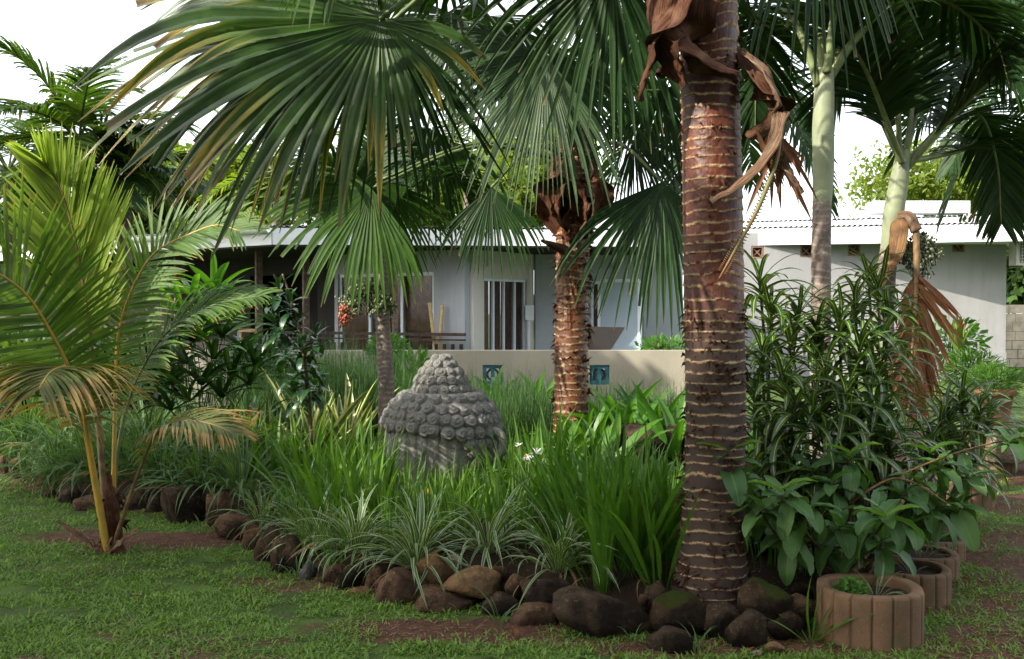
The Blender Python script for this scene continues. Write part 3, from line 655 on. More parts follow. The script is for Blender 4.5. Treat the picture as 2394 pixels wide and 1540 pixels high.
def rockverts(size, rot, seed, sub=4, rough=.14):
    v, f = ico(sub); r = np.random.RandomState(seed)
    off = r.rand(3) * 50
    nrmls = nrm(r.randn(13, 3)); d = .58 + .30 * r.rand(13)
    dd = v @ nrmls.T; lim = np.where(dd > .2, d / np.maximum(dd, .2), 9); rad = np.minimum(1.0, lim.min(1) * 1.02)
    # soften the facets
    rad = 1 / (np.sum(np.where(dd > .2, (dd / d) ** 34, 0), 1) + .6) ** (1 / 34)
    n = noise3(v * 1.6 + off, seed % 50) - .5; n2 = noise3(v * 5 + off, seed % 50) - .5; n3 = noise3(v * 13 + off, 3) - .5; n4 = noise3(v * 30 + off, 4) - .5
    p = v * (rad * (1 + n * rough * 2.6 + n2 * rough * .9 + n3 * rough * .45 + n4 * rough * .22))[:, None]
    p = p * np.asarray(size)
    M_ = np.array(Matrix.Rotation(rot[2], 3, 'Z') @ Matrix.Rotation(rot[1], 3, 'Y') @ Matrix.Rotation(rot[0], 3, 'X'))
    return p @ M_.T, f
def rock(x, y, w, h, Y, mat, label, seed, tilt=0.0, dep=.8, group='rocks edging the garden bed', name='rock', cat='rock', sub=4):
    """centre (x,y), width and height in picture pixels at depth Y"""
    c = P(x, y, Y); s = Y / FPX; sz = (w * s / 2 * 1.16, w * s / 2 * dep * 1.1, h * s / 2 * 1.18)
    v, f = rockverts(sz, (0, tilt, 0), seed, sub)
    mb = MB(); mb.add(v + c, np.c_[f, f[:, 2]]); o = mb.build(name, M[mat], None, c); tag(o, label, cat, group); return o
RK = [
 (20, 1092, 60, 62, 9.7, 'rock_brown', 'reddish brown rock at the very left edge of the lawn', 0),
 (52, 1098, 66, 56, 9.45, 'rock_brown', 'second brown rock from the left edge, under grassy leaves', .1),
 (165, 1172, 78, 82, 8.3, 'rock_dark', 'dark shaded rock left of the young coconut palm', 0),
 (118, 1172, 46, 56, 8.5, 'rock_dark', 'small black rock furthest left of the ones behind the coconut palm', 0),
 (213, 1188, 84, 62, 8.0, 'rock_brown', 'tan topped rock just left of the coconut palm trunk', .15),
 (322, 1192, 74, 88, 7.95, 'rock_dark', 'blackish rock just right of the coconut palm stems', 0),
 (365, 1192, 56, 70, 7.85, 'rock_dark', 'small dark rock between the coconut palm and the wide dark boulder', .2),
 (432, 1190, 126, 120, 7.6, 'rock_dark', 'wide dark rounded boulder behind the bare red soil', -.1),
 (512, 1196, 76, 96, 7.35, 'rock_brown', 'upright brown rock with a white lichen patch', 0),
 (485, 1242, 34, 24, 7.3, 'rock_brown', 'small reddish stone at the foot of the bare soil', 0),
 (560, 1236, 92, 74, 7.0, 'rock_brown', 'greyish brown rock at the bend of the rock edging', .2),
 (604, 1270, 62, 96, 6.7, 'rock_brown', 'tall tan faced rock at the bend, behind the black one', 0),
 (640, 1295, 78, 110, 6.35, 'rock_dark', 'black rock with hanging striped leaves left of the grey slab', .1),
 (672, 1315, 80, 112, 6.1, 'rock_dark', 'dark brown upright rock touching the grey slab stone', 0),
 (772, 1392, 96, 70, 5.75, 'rock_brown', 'low flat brown rock just right of the grey slab', .1),
 (780, 1345, 62, 54, 5.8, 'rock_brown', 'dark rock on the upper course right of the grey slab', 0),
 (822, 1352, 72, 70, 5.72, 'rock_dark', 'dark rock under the drooping striped leaves, upper course', -.3),
 (848, 1400, 100, 50, 5.62, 'rock_tan', 'low tan rock with a leaf tip hanging over it', -.1),
 (880, 1368, 56, 72, 5.66, 'rock_brown', 'narrow brown rock wedged left of the large domed rock', 0),
 (944, 1384, 138, 132, 5.5, 'rock_brown', 'large domed brown rock under the big striped leaf clump', -.15),
 (1016, 1338, 92, 78, 5.55, 'rock_tan', 'tan rock sloping down to the right, above the flat oval rock', .5),
 (1064, 1320, 50, 42, 5.6, 'rock_pale', 'small pale whitish stone on top of the edging', .1),
 (1045, 1412, 180, 68, 5.35, 'rock_brown', 'long flat oval rock in the bottom course', .08),
 (1107, 1366, 138, 72, 5.4, 'rock_tan', 'bright golden tan rock on top of the oval rock', .12),
 (1156, 1345, 50, 50, 5.5, 'rock_brown', 'small brown rock peeping out behind the golden tan rock', 0),
 (1160, 1426, 98, 72, 5.25, 'rock_dark', 'squarish dark rock with a grass sprig in front', .05),
 (1210, 1372, 52, 56, 5.35, 'rock_brown', 'small round rock left of the black topped oval rock', 0),
 (1275, 1380, 150, 72, 5.25, 'rock_dark', 'black topped oval rock on the upper course', .1),
 (1258, 1438, 124, 60, 5.12, 'rock_brown', 'pointed wedge shaped rock in the bottom course', 0),
 (1398, 1438, 226, 128, 4.98, 'rock_dark', 'largest black boulder in the front edging', .06),
 (1528, 1420, 66, 120, 5.05, 'rock_dark', 'tall narrow dark rock between the large boulder and the trunk', .1),
 (1502, 1402, 26, 30, 5.0, 'rock_brown', 'little brown stone on the shoulder of the large boulder', 0),
 (1590, 1432, 124, 100, 4.9, 'rock_moss', 'dark mossy boulder at the left foot of the large trunk', .15),
 (1572, 1500, 120, 80, 4.72, 'rock_dark', 'dark flat rock at the bottom edge below the mossy boulder', .1),
 (1690, 1452, 92, 84, 4.85, 'rock_dark', 'dark slanted rock directly in front of the large trunk', -.7),
 (1742, 1482, 96, 92, 4.72, 'rock_dark', 'black rock at the bottom right of the large trunk', -.1),
 (1790, 1406, 112, 104, 4.92, 'rock_moss', 'rock with bright green moss on its top right of the trunk', -.1),
 (1866, 1428, 66, 72, 4.95, 'rock_brown', 'greyish brown rock close beside the front ring planter', .2),
 (1832, 1458, 70, 66, 4.85, 'rock_dark', 'small dark rock below the mossy topped rock', 0),
 (1872, 1380, 60, 40, 5.2, 'rock_dark', 'half hidden dark rock behind the ring planter rocks', 0),
 (1812, 1515, 42, 26, 4.62, 'rock_tan', 'small yellowish tan pebble on the soil near the planter', 0),
 (1768, 1528, 30, 18, 4.6, 'rock_pale', 'tiny pale pebble at the bottom edge of the picture', 0),
]
for k, (x, y, w, h, Y, m, lab, tl) in enumerate(RK): rock(x, y, w, h, Y, m, lab, 100 + k * 7, tl)
# filler stones behind the edging so that no gap shows the bed
slab_ = MB(); c = P(718, 1345, 5.95); v, f = rockverts((.055, .075, .125), (0, .03, .2), 901, 3, .03); slab_.add(v + c, np.c_[f, f[:, 2]])
tag(slab_.build('slab_stone', rock_mat('slab_grey', (.15, .15, .14), (.10, .10, .095), (.2, .2, .18), dark=.2), None, c), 'narrow upright grey slab stone in the rock edging', 'rock')
rock(1512, 1056, 176, 150, 8.3, 'rock_dark', 'large dark pitted boulder half hidden behind the trunk', 555, 0, .8, None, 'boulder')
rock(1545, 812, 46, 30, 14.6, 'rock_brown', 'small brown rock showing just above the garden wall', 558, 0, .8, None)

# ------------------------------------------------------------------ stone head
def stone_mat():
    m, nt, bs, _ = newmat('carved_stone'); n1 = noise(nt, 5, 6); n2 = noise(nt, 70, 5, rough=.7); n3 = noise(nt, 16, 5)
    c = mixc(nt, rng(nt, n1, .3, .7), (.235, .23, .21), (.14, .138, .128)); c = mixc(nt, rng(nt, n2, .52, .7), c, (.26, .25, .23)); c = mixc(nt, mth(nt, 'MULTIPLY', rng(nt, n3, .5, .7), .5), c, (.09, .088, .08))
    stn = noise(nt, 1.0, 5, stretch=(14, 14, 2.2), rough=.65); c = mixc(nt, mth(nt, 'MULTIPLY', rng(nt, stn, .5, .68), .6), c, (.07, .07, .06)); mo = noise(nt, 3.5, 5); c = mixc(nt, mth(nt, 'MULTIPLY', rng(nt, mo, .56, .68), .35), c, (.09, .10, .05))
    nt.links.new(c, bs.inputs['Base Color']); bs.inputs['Roughness'].default_value = .95; bs.inputs['Specular IOR Level'].default_value = .15
    bump(nt, bs, mth(nt, 'ADD', n2, n3), .7, .012); return m
M['stone'] = stone_mat()
SY = 7.9; s = SY / FPX
hc = P(1030, 1010, SY); head = thing('stone_head', 'weathered grey stone head with rows of carved snail curls among the leaves', 'statue', (hc[0], hc[1], .15))
def lathe(prof, c, n=64, jit=0, groove=None):
    prof = np.asarray(prof, float); th = np.linspace(0, 2 * math.pi, n, endpoint=False); k = len(prof)
    rr = prof[:, 0][:, None] * np.ones(n); zz = prof[:, 1][:, None] * np.ones(n)
    if groove is not None: rr = rr * groove(th[None, :], zz)
    V = np.stack([rr * np.cos(th), rr * np.sin(th), zz], -1) + np.asarray(c)
    i = np.arange(k - 1)[:, None]; j = np.arange(n)[None]; j2 = (j + 1) % n
    q = np.stack(np.broadcast_arrays(i * n + j, i * n + j2, (i + 1) * n + j2, (i + 1) * n + j), -1).reshape(-1, 4); return V.reshape(-1, 3), q
# profile radii in px at SY: z measured up from picture y=1100
zb = P(0, 1100, SY)[2]
def py(y): return P(0, y, SY)[2]
cx0 = P(1030, 0, SY)[0]
headprof = [(.01, py(828)), (14 * s, py(832)), (30 * s, py(850)), (45 * s, py(870)), (56 * s, py(895)), (62 * s, py(912)), (80 * s, py(918)), (100 * s, py(932)), (118 * s, py(952)), (128 * s, py(975)), (132 * s, py(1000)), (130 * s, py(1040)), (128 * s, py(1090)), (124 * s, py(1180)), (118 * s, .05)]
hp = spline([(a, b, 0) for a, b in headprof], 90)[:, :2]
V, q = lathe(hp, (cx0, SY, 0), 160, groove=lambda th, z: 1 + np.where(z < py(985), .016 * np.sin(th * 34) + .01 * np.sin(th * 13), 0) * np.clip((py(985) - z) * 20, 0, 1) + .03 * (fbm(th * 3, z * 6, 5, 4) - .5))
mb = MB(); mb.add(V, q); mb.build('head', M['stone'], head)
def curl_mesh(k):
    n, rr = 40, 20; r = np.random.RandomState(k)
    t = np.linspace(0, 1, rr)[:, None]; a = np.linspace(0, 2 * math.pi, n, endpoint=False)[None]
    rad = t; h = .85 * np.sqrt(np.clip(1 - t ** 2.2, 0, 1)) + .0 * a
    sp = np.sin(a + t * 11 + k); h = h + .07 * sp * np.clip(t * 4, 0, 1) * np.clip((1 - t) * 5, 0, 1)
    rad = rad * (1 + .05 * np.sin(a * 2 + k) + .03 * np.sin(a * 3 + 2 * k))
    x = rad * np.cos(a); y = rad * np.sin(a)
    V = np.stack([x, y, h], -1); V[-1, :, 2] = -.5
    i = np.arange(rr - 1)[:, None]; j = np.arange(n)[None]; j2 = (j + 1) % n
    q = np.stack(np.broadcast_arrays(i * n + j, (i + 1) * n + j, (i + 1) * n + j2, i * n + j2), -1).reshape(-1, 4)
    mb = MB(); mb.add(V.reshape(-1, 3), q); return mb.mesh('curl', M['stone'])
CM = [curl_mesh(k) for k in range(5)]
hl = worldloc(head); nc = 0
hz = hp[:, 1]; hr = hp[:, 0]
def rad_at(z): return np.interp(-z, -hz, hr)
rows = [(836, 5, 11), (850, 9, 12.5), (868, 12, 14), (888, 15, 15.5), (908, 18, 15.5), (926, 21, 16), (944, 25, 16.5), (963, 29, 17), (984, 31, 18)]
for ri, (yy, n_, cr) in enumerate(rows):
    z = py(yy)
    for k in range(n_):
        a = 2 * math.pi * (k + .5 * (ri % 2)) / n_ + rs.randn() * .03; z = py(yy + rs.randn() * .7)
        dz = 0; 
        # hairline sweeps down towards the right
        sw_ = max(0, math.cos(a + .5)) if ri > 5 else 0
        zz = z - sw_ * (ri - 5) * .022; r_ = rad_at(zz); r2 = rad_at(zz + .02); slope = math.atan2(r_ - r2, .02)
        n_v = np.array((math.cos(a) * math.cos(slope), math.sin(a) * math.cos(slope), math.sin(slope)))
        p = np.array((cx0 + r_ * math.cos(a), SY + r_ * math.sin(a), zz)) - n_v * cr * s * .15
        q_ = Vector(n_v).to_track_quat('Z', 'Y').to_matrix().to_4x4(); sc = cr * s * (1.0 + .05 * rs.randn())
        o = bpy.data.objects.new('curl', CM[(k * 3 + ri) % 5]); C.objects.link(o); o.parent = head
        o.matrix_local = Matrix.Translation(Vector(p - hl)) @ q_ @ Matrix.Rotation(rs.rand() * 6, 4, 'Z') @ Matrix.Scale(sc, 4); nc += 1
for extra in range(3):       # further curl rows low on the right side, behind the ear
    n_ = 31; yy = 1004 + extra * 19; 
    for k in range(n_):
        a = 2 * math.pi * (k + .5 * (extra % 2)) / n_
        aa = (a + math.pi) % (2 * math.pi) - math.pi
        if not (-1.15 + extra * .12 < aa < 1.4): continue
        zz = py(yy) - max(0, math.cos(a + .5)) * .075; r_ = rad_at(zz); n_v = np.array((math.cos(a), math.sin(a), .05))
        p = np.array((cx0 + r_ * math.cos(a), SY + r_ * math.sin(a), zz)) - n_v * 17 * s * .15
        o = bpy.data.objects.new('curl', CM[(k + extra) % 5]); C.objects.link(o); o.parent = head
        o.matrix_local = Matrix.Translation(Vector(p - hl)) @ Vector(n_v).to_track_quat('Z', 'Y').to_matrix().to_4x4() @ Matrix.Rotation(rs.rand() * 6, 4, 'Z') @ Matrix.Scale(17.5 * s, 4)
# ear: a thick C of stone with an inner ridge and a long lobe
ec = P(1150, 1040, SY - .22); mb = MB()
pts = [ec + np.array((x * s, -y * s * .1, z * s)) for x, y, z in ((-18, 0, 8), (-12, 3, 24), (2, 5, 32), (18, 5, 26), (24, 4, 8), (20, 3, -14), (10, 2, -36), (4, 2, -64), (0, 1, -92))]
mb.tube(spline(pts, 40), np.interp(np.linspace(0, 1, 40), (0, .3, .6, 1), (8 * s, 9.5 * s, 9 * s, 11 * s)), 14)
pts = [ec + np.array((x * s, 4 * s, z * s)) for x, z in ((-8, -6), (0, 8), (8, 4), (6, -14), (-2, -30))]
mb.tube(spline(pts, 26), 7 * s, 12); v, f = rockverts((22 * s, 12 * s, 42 * s), (0, 0, 0), 77, 3, .05); mb.add(v + ec + (-4 * s, 16 * s, -24 * s), np.c_[f, f[:, 2]])
mb.build('ear', M['stone'], head)

# ------------------------------------------------------------------ ring planters
def planter_mat():
    m, nt, bs, _ = newmat('concrete_ring'); n1 = noise(nt, 5, 5); n2 = noise(nt, 160, 3, rough=.8); at = nd(nt, 'ShaderNodeAttribute', attribute_name='aux'); n3 = noise(nt, 12, 5)
    c = mixc(nt, rng(nt, n1, .3, .7), (.165, .10, .058), (.10, .062, .036)); c = mixc(nt, rng(nt, n2, .6, .72), c, (.05, .035, .025)); c = mixc(nt, rng(nt, n2, .38, .3), c, (.30, .22, .16))
    c = mixc(nt, mth(nt, 'MULTIPLY', rng(nt, n3, .48, .7), .55), c, (.07, .065, .03))
    c = mixc(nt, mth(nt, 'MULTIPLY', at.outputs['Fac'], .75), c, (.045, .03, .02))
    nt.links.new(c, bs.inputs['Base Color']); bs.inputs['Roughness'].default_value = .92; bs.inputs['Specular IOR Level'].default_value = .2; bump(nt, bs, n2, .5, .004); return m
M['ring'] = planter_mat()
M['innersoil'] = plain('planter_soil', (.06, .035, .024), .95, .4, 40, .9, dist=.03)
def planter(cx, cy, R_, H, label, gap=None, z0=0.0, seed=0, panels=16):
    o = thing('ring_planter', label, 'planter', (cx, cy, z0), 'concrete ring planters along the right side of the bed')
    sub = 12; n = panels * sub; th = np.linspace(0, 2 * math.pi, n, endpoint=False) + seed
    ph = (np.arange(n) % sub) / sub; edge = np.minimum(ph, 1 - ph) * sub      # 0 at the joints
    gro = np.clip(1 - edge / 1.0, 0, 1)
    Ro = R_ * (1 - .035 * gro + .012 * np.sin(ph * math.pi)); Ri = R_ * .76
    zs = [(-.02, 1), (H * .3, 1), (H * .7, 1), (H - .016, 1), (H - .004, .985), (H, .955)]
    prof = [(z, f, 1) for z, f in zs] + [(H, .80, 2), (H - .004, .775, 2), (H - .016, .765, 2), (H * .5, .76, 2)]
    V = []; A = []
    for z, f, side in prof:
        rad = Ro * f if f > .9 else np.full(n, R_ * f); V.append(np.stack([rad * np.cos(th), rad * np.sin(th), np.full(n, z) + .004 * np.sin(th * 3 + seed)], 1)); A.append(gro * (.9 if side == 1 else .0))
    k = len(prof); i = np.arange(k - 1)[:, None]; j = np.arange(n)[None]; j2 = (j + 1) % n
    q = np.stack(np.broadcast_arrays(i * n + j, i * n + j2, (i + 1) * n + j2, (i + 1) * n + j), -1).reshape(-1, 4)
    mb = MB(); mb.add(np.concatenate(V) + (cx, cy, z0), q, a=np.concatenate(A)); mb.build('ring', M['ring'], o)
    # soil
    rr = np.linspace(0, R_ * .78, 14)[:, None]; t2 = np.linspace(0, 6.283, 40, endpoint=False)[None]
    x = rr * np.cos(t2); y = rr * np.sin(t2); z = H * .82 + .03 * (fbm(x * 12 + seed * 3, y * 12, 4) - .5) + .0 * x
    V = np.stack([x + cx, y + cy, z + z0], -1).reshape(-1, 3); i = np.arange(13)[:, None]; j = np.arange(40)[None]; j2 = (j + 1) % 40
    q = np.stack(np.broadcast_arrays(i * 40 + j, (i + 1) * 40 + j, (i + 1) * 40 + j2, i * 40 + j2), -1).reshape(-1, 4)
    mb = MB(); mb.add(V, q); mb.build('soil', M['innersoil'], o); return o, np.array((cx, cy, z0 + H * .82))
PL = []
for (x, yb, w, h, lab, sd) in (
    (2041, 1527, 250, 128, 'large fluted concrete ring planter nearest the camera', .1),
    (2132, 1420, 194, 72, 'second ring planter from the front, partly behind the nearest', .7),
    (2156, 1362, 182, 52, 'third ring planter from the front with bare soil', .3),
    (2176, 1317, 170, 46, 'fourth ring planter from the front holding an aloe', .5),
    (2192, 1277, 158, 44, 'fifth ring planter in the row, almost hidden by leaves', .2),
    (2208, 1243, 148, 42, 'sixth ring planter, last of the low interlocking ones', .9),
    (2262, 1190, 136, 78, 'tall ring planter beside the leafy branch at right', .6),
    (2318, 1108, 130, 100, 'furthest tall ring planter near the terracotta pot', .4)):
    g = G(x, yb); Rr = w * g[1] / FPX / 2; cy = g[1] + Rr * 1.0
    PL.append(planter((x - CX) / FPX * cy * .995, cy, Rr, h * g[1] / FPX, lab, seed=sd))
# terracotta pot
g = G(2338, 1010); mb = MB(); pr = [(.0, 0), (.15, 0), (.16, .03), (.205, .30), (.235, .30), (.24, .36), (.22, .365), (.20, .33), (.19, .3), (.0, .3)]
g = P(2322, 985, 9.8); M['terra'] = plain('terracotta', (.27, .12, .07), .8, .25, 6, .2)
pot = thing('terracotta_pot', 'round terracotta pot of fine leaved plants at right by the lawn', 'pot', (g[0], g[1], 0.0))
V, q = lathe([(a * .86, b * .95) for a, b in pr], (g[0], g[1], g[2] - .02), 40); mb.add(V, q); mb.build('pot', M['terra'], pot)
mb = MB(); V, q = lathe([(.0, -.35), (.3, -.35), (.3, -.02), (.0, -.0)], (g[0] + .15, g[1], g[2] - .02), 8); mb.add(V, q); tag(mb.build('pot_pedestal', M['rock_pale'], None, g), 'pale stone slab under the terracotta pot', 'stone')
g_pot = np.array((g[0], g[1], g[2] + .31))

# ------------------------------------------------------------------ trunks
def trunk_mat(name, c1, c2, ringc, gloss=.4, streak=.5):
    m, nt, bs, _ = newmat(name); at = nd(nt, 'ShaderNodeAttribute', attribute_name='aux'); rn = nd(nt, 'ShaderNodeAttribute', attribute_name='rnd')
    n1 = noise(nt, 6, 5); tc = nd(nt, 'ShaderNodeUVMap'); fib = noise(nt, 1.0, 3, tc.outputs[0], stretch=(110, 14, 1)); blot = noise(nt, 22, 5)
    c = mixc(nt, rng(nt, n1, .35, .65), c1, c2); c = mixc(nt, mth(nt, 'MULTIPLY', rng(nt, fib, .5, .7), streak), c, tuple(x * .35 for x in c2))
    c = mixc(nt, mth(nt, 'MULTIPLY', rng(nt, blot, .62, .75), .4), c, (.22, .11, .055))
    c = mixc(nt, mth(nt, 'MULTIPLY', rn.outputs['Fac'], .85), c, (.045, .036, .03))
    rf = mth(nt, 'MULTIPLY', at.outputs['Fac'], rng(nt, fib, .22, .42)); rf = mth(nt, 'MULTIPLY', rf, mth(nt, 'ADD', mth(nt, 'MULTIPLY', rng(nt, blot, .35, .55), .55), .45))
    c = mixc(nt, rf, c, ringc)
    nt.links.new(c, bs.inputs['Base Color']); bs.inputs['Roughness'].default_value = gloss
    nt.links.new(mth(nt, 'ADD', mth(nt, 'MULTIPLY', mth(nt, 'ADD', at.outputs['Fac'], rn.outputs['Fac'], clamp=True), .5), gloss), bs.inputs['Roughness'])
    bs.inputs['Specular IOR Level'].default_value = .3; bump(nt, bs, mth(nt, 'ADD', mth(nt, 'MULTIPLY', fib, .7), blot), .6, .006); return m
M['trunk_red'] = trunk_mat('palm_bark_red', (.095, .024, .010), (.042, .011, .006), (.60, .42, .25), .46)
M['trunk_brown'] = trunk_mat('palm_bark_brown', (.13, .048, .02), (.065, .024, .012), (.55, .40, .22), .4)
M['trunk_grey'] = trunk_mat('palm_bark_grey', (.16, .12, .10), (.10, .075, .065), (.30, .27, .22), .7)
def palm_trunk(parent, ctrl, radii, mat, spacing=.06, nz=500, nth=140, ringh=.006, ringw=.22, seed=0, old=None, name='trunk', wob=.35):
    pts = spline(ctrl, nz); tt = np.linspace(0, 1, len(radii)); rad = np.interp(np.linspace(0, 1, nz), tt, radii)
    seg = np.r_[0, np.cumsum(np.linalg.norm(np.diff(pts, axis=0), axis=1))]
    th = np.linspace(0, 2 * math.pi, nth, endpoint=False)[None]; zz = seg[:, None]
    # irregular ring phases: warp height by noise along and around (periodic)
    wx, wy = np.cos(th), np.sin(th)
    warp = spacing * wob * 2.6 * (fbm(wx * .7 + 5 + zz * 1.2, wy * .7 + zz * 1.7, seed, 2) - .5) + spacing * .22 * (fbm(wx * 3 + zz * 8, wy * 3 + zz * 8, seed + 3, 2) - .5)
    ph = (zz + warp + spacing * .8 * (vnoise(zz / spacing * .45 + 0 * th, 0 * zz + 0 * th, seed + 9))) / spacing
    f = ph - np.floor(ph); d = np.minimum(f, 1 - f)
    wid = ringw * (.15 + 1.5 * fbm(wx * 9 + 3, wy * 9 + zz * 60, seed + 4, 3) ** 1.6)
    ring = np.clip(1 - d / wid, 0, 1) ** .7; ring *= np.clip((fbm(wx * 2 + zz * 9, wy * 2 + 7, seed + 5, 3) - .24) * 8, 0, 1)
    r_ = rad[:, None] * (1 + .02 * (fbm(wx * 1.2 + zz, wy * 1.2, seed + 6, 3) - .5)) + ringh * ring + ringh * 1.4 * (1 - f) + .004 * (fbm(wx * 9, wy * 9 + zz * 60, seed + 7, 3) - .5)
    T = nrm(np.gradient(pts, axis=0)); S = nrm(np.cross(T, (0, 1, 0))); B = np.cross(T, S)
    V = pts[:, None] + r_[..., None] * (S[:, None] * np.cos(th)[..., None] + B[:, None] * np.sin(th)[..., None])
    k, n = nz, nth; i = np.arange(k - 1)[:, None]; j = np.arange(n)[None]; j2 = (j + 1) % n
    q = np.stack(np.broadcast_arrays(i * n + j, i * n + j2, (i + 1) * n + j2, (i + 1) * n + j), -1).reshape(-1, 4)
    uv = np.stack(np.broadcast_arrays(th / 6.283, zz), -1).reshape(-1, 2)
    od = 0 if old is None else np.clip((old - zz) / .35 + 1.2 * (fbm(wx * 2, wy * 2 + zz * 5, seed + 8, 3) - .5), 0, 1) + 0 * th
    mb = MB(); mb.add(V.reshape(-1, 3), q, uv, r=np.broadcast_to(od, ring.shape).reshape(-1), a=(ring).reshape(-1)); return mb.build(name, mat, parent)
def flakes(parent, ctrl, radii, n, mat, seed, zr=(0, 1), size=.03, name='bark_flake'):
    """ragged curled bark scraps standing off the trunk, joined: nobody could count them"""
    r = np.random.RandomState(seed); pts = spline(ctrl, 200); rad = np.interp(np.linspace(0, 1, 200), np.linspace(0, 1, len(radii)), radii)
    t = zr[0] + (zr[1] - zr[0]) * r.rand(n // 6); cl = r.rand(n // 6) * 6.283
    t = np.repeat(t, 6) + r.randn(n // 6 * 6) * .006; th = np.repeat(cl, 6) + r.randn(n // 6 * 6) * .22; n = len(t)
    i = np.clip((t * 199).astype(int), 0, 199); nv = np.stack([np.cos(th), np.sin(th), 0 * th], 1)
    P0 = pts[i] + nv * (rad[i][:, None] + .001); D = nrm(nv * (.5 + r.rand(n, 1)) + np.cross(nv, (0, 0, 1)) * r.randn(n, 1) * 1.0 + np.array((0, 0, 1)) * (r.randn(n, 1) * .7 - .2))
    mb = MB(); mb.ribs(P0, D, size * (.3 + 1.2 * r.rand(n)), np.outer(size * (.05 + .28 * r.rand(n) ** 2), profile(3, 'blade', .1)), nv, droop=r.rand(n) * 2.5, fold=.5, rnd=r.rand(n))
    o = mb.build(name, mat, parent); o['kind'] = 'stuff'; return o

# ------------------------------------------------------------------ leaves of palms
def fan_leaf(parent, hub, axis, normal, Rr, nseg=46, spread=250, joined=.42, droop=1.2, mat='fan', seed=0, pet=None, wide=1.0, shorten=.15, side=.85, lp=1, split=True, pm='petiole', K=12, pr=.014):
    r = np.random.RandomState(seed); hub = np.asarray(hub, float); A = nrm(axis); Nn = nrm(np.asarray(normal) - A * np.dot(normal, A)); B = np.cross(A, Nn)
    a = np.linspace(-R(spread) / 2, R(spread) / 2, nseg); da = a[1] - a[0]; a = a + r.randn(nseg) * da * .12
    D = np.cos(a)[:, None] * A + np.sin(a)[:, None] * B + Nn * (.10 * np.cos(a * 2))[:, None]
    L = Rr * (side + (1 - side) * np.cos(a / 2) ** lp) * (1 - shorten * r.rand(nseg) ** 2)
    brk = r.rand(nseg) < .12; L = np.where(brk, L * (.72 + .15 * r.rand(nseg)), L)
    t = np.linspace(0, 1, K + 1)[None]; s0 = joined * (1 + .12 * r.randn(nseg))[:, None]
    wm = s0 * L[:, None] * math.tan(da / 2) * 1.05 * wide
    w = np.where(t < s0, t * L[:, None] * math.tan(da / 2) * 1.06 * wide + .002, wm * (1 - np.clip((t - s0) / (1 - s0), 0, 1) ** 1.6 * .9))
    w[brk] = np.where(t[0][None] < s0[brk], w[brk], wm[brk] * (1 - .35 * np.clip((t - s0[brk]) / (1 - s0[brk]), 0, 1)))
    dr = droop * (.45 + 1.3 * r.rand(nseg)) * (.6 + .4 * np.abs(np.sin(a)) + .3)
    rr_ = r.rand(nseg); wf = (.40 + .25 * r.rand(nseg)); NN_ = nrm(Nn[None] + .10 * r.randn(nseg, 3))
    if split and pet is not None:
        mb = MB(); pts = spline(pet, 24); mb.tube(pts, np.linspace(pr * 1.6, pr * .9, 24), 8); o = mb.build('fan_leaf', M[pm], parent); wl_ = worldloc(o)
        for k in range(nseg):
            mb = MB(); sl = slice(k, k + 1); mb.ribs(hub[None] + D[sl] * .01, D[sl], L[sl], w[sl], NN_[sl], dr[sl], s0[sl, 0] * .85, .9, wf[k], rnd=rr_[sl], zig=.30)
            link('leaflet', mb.mesh('leaflet', M[mat], wl_), o)
        return o
    mb = MB(); mb.ribs(np.repeat(hub[None], nseg, 0) + D * .01, D, L, w, NN_, dr, s0[:, 0] * .85, .9, .40, rnd=rr_, zig=.30)
    o = mb.build('fan_leaf', M[mat], parent)
    if pet is not None:
        pts = spline(pet, 24); mb = MB(); mb.tube(pts, np.linspace(pr * 1.6, pr * .9, 24), 8); link('petiole', mb.mesh('petiole', M[pm], worldloc(o) + 0), o)
    return o
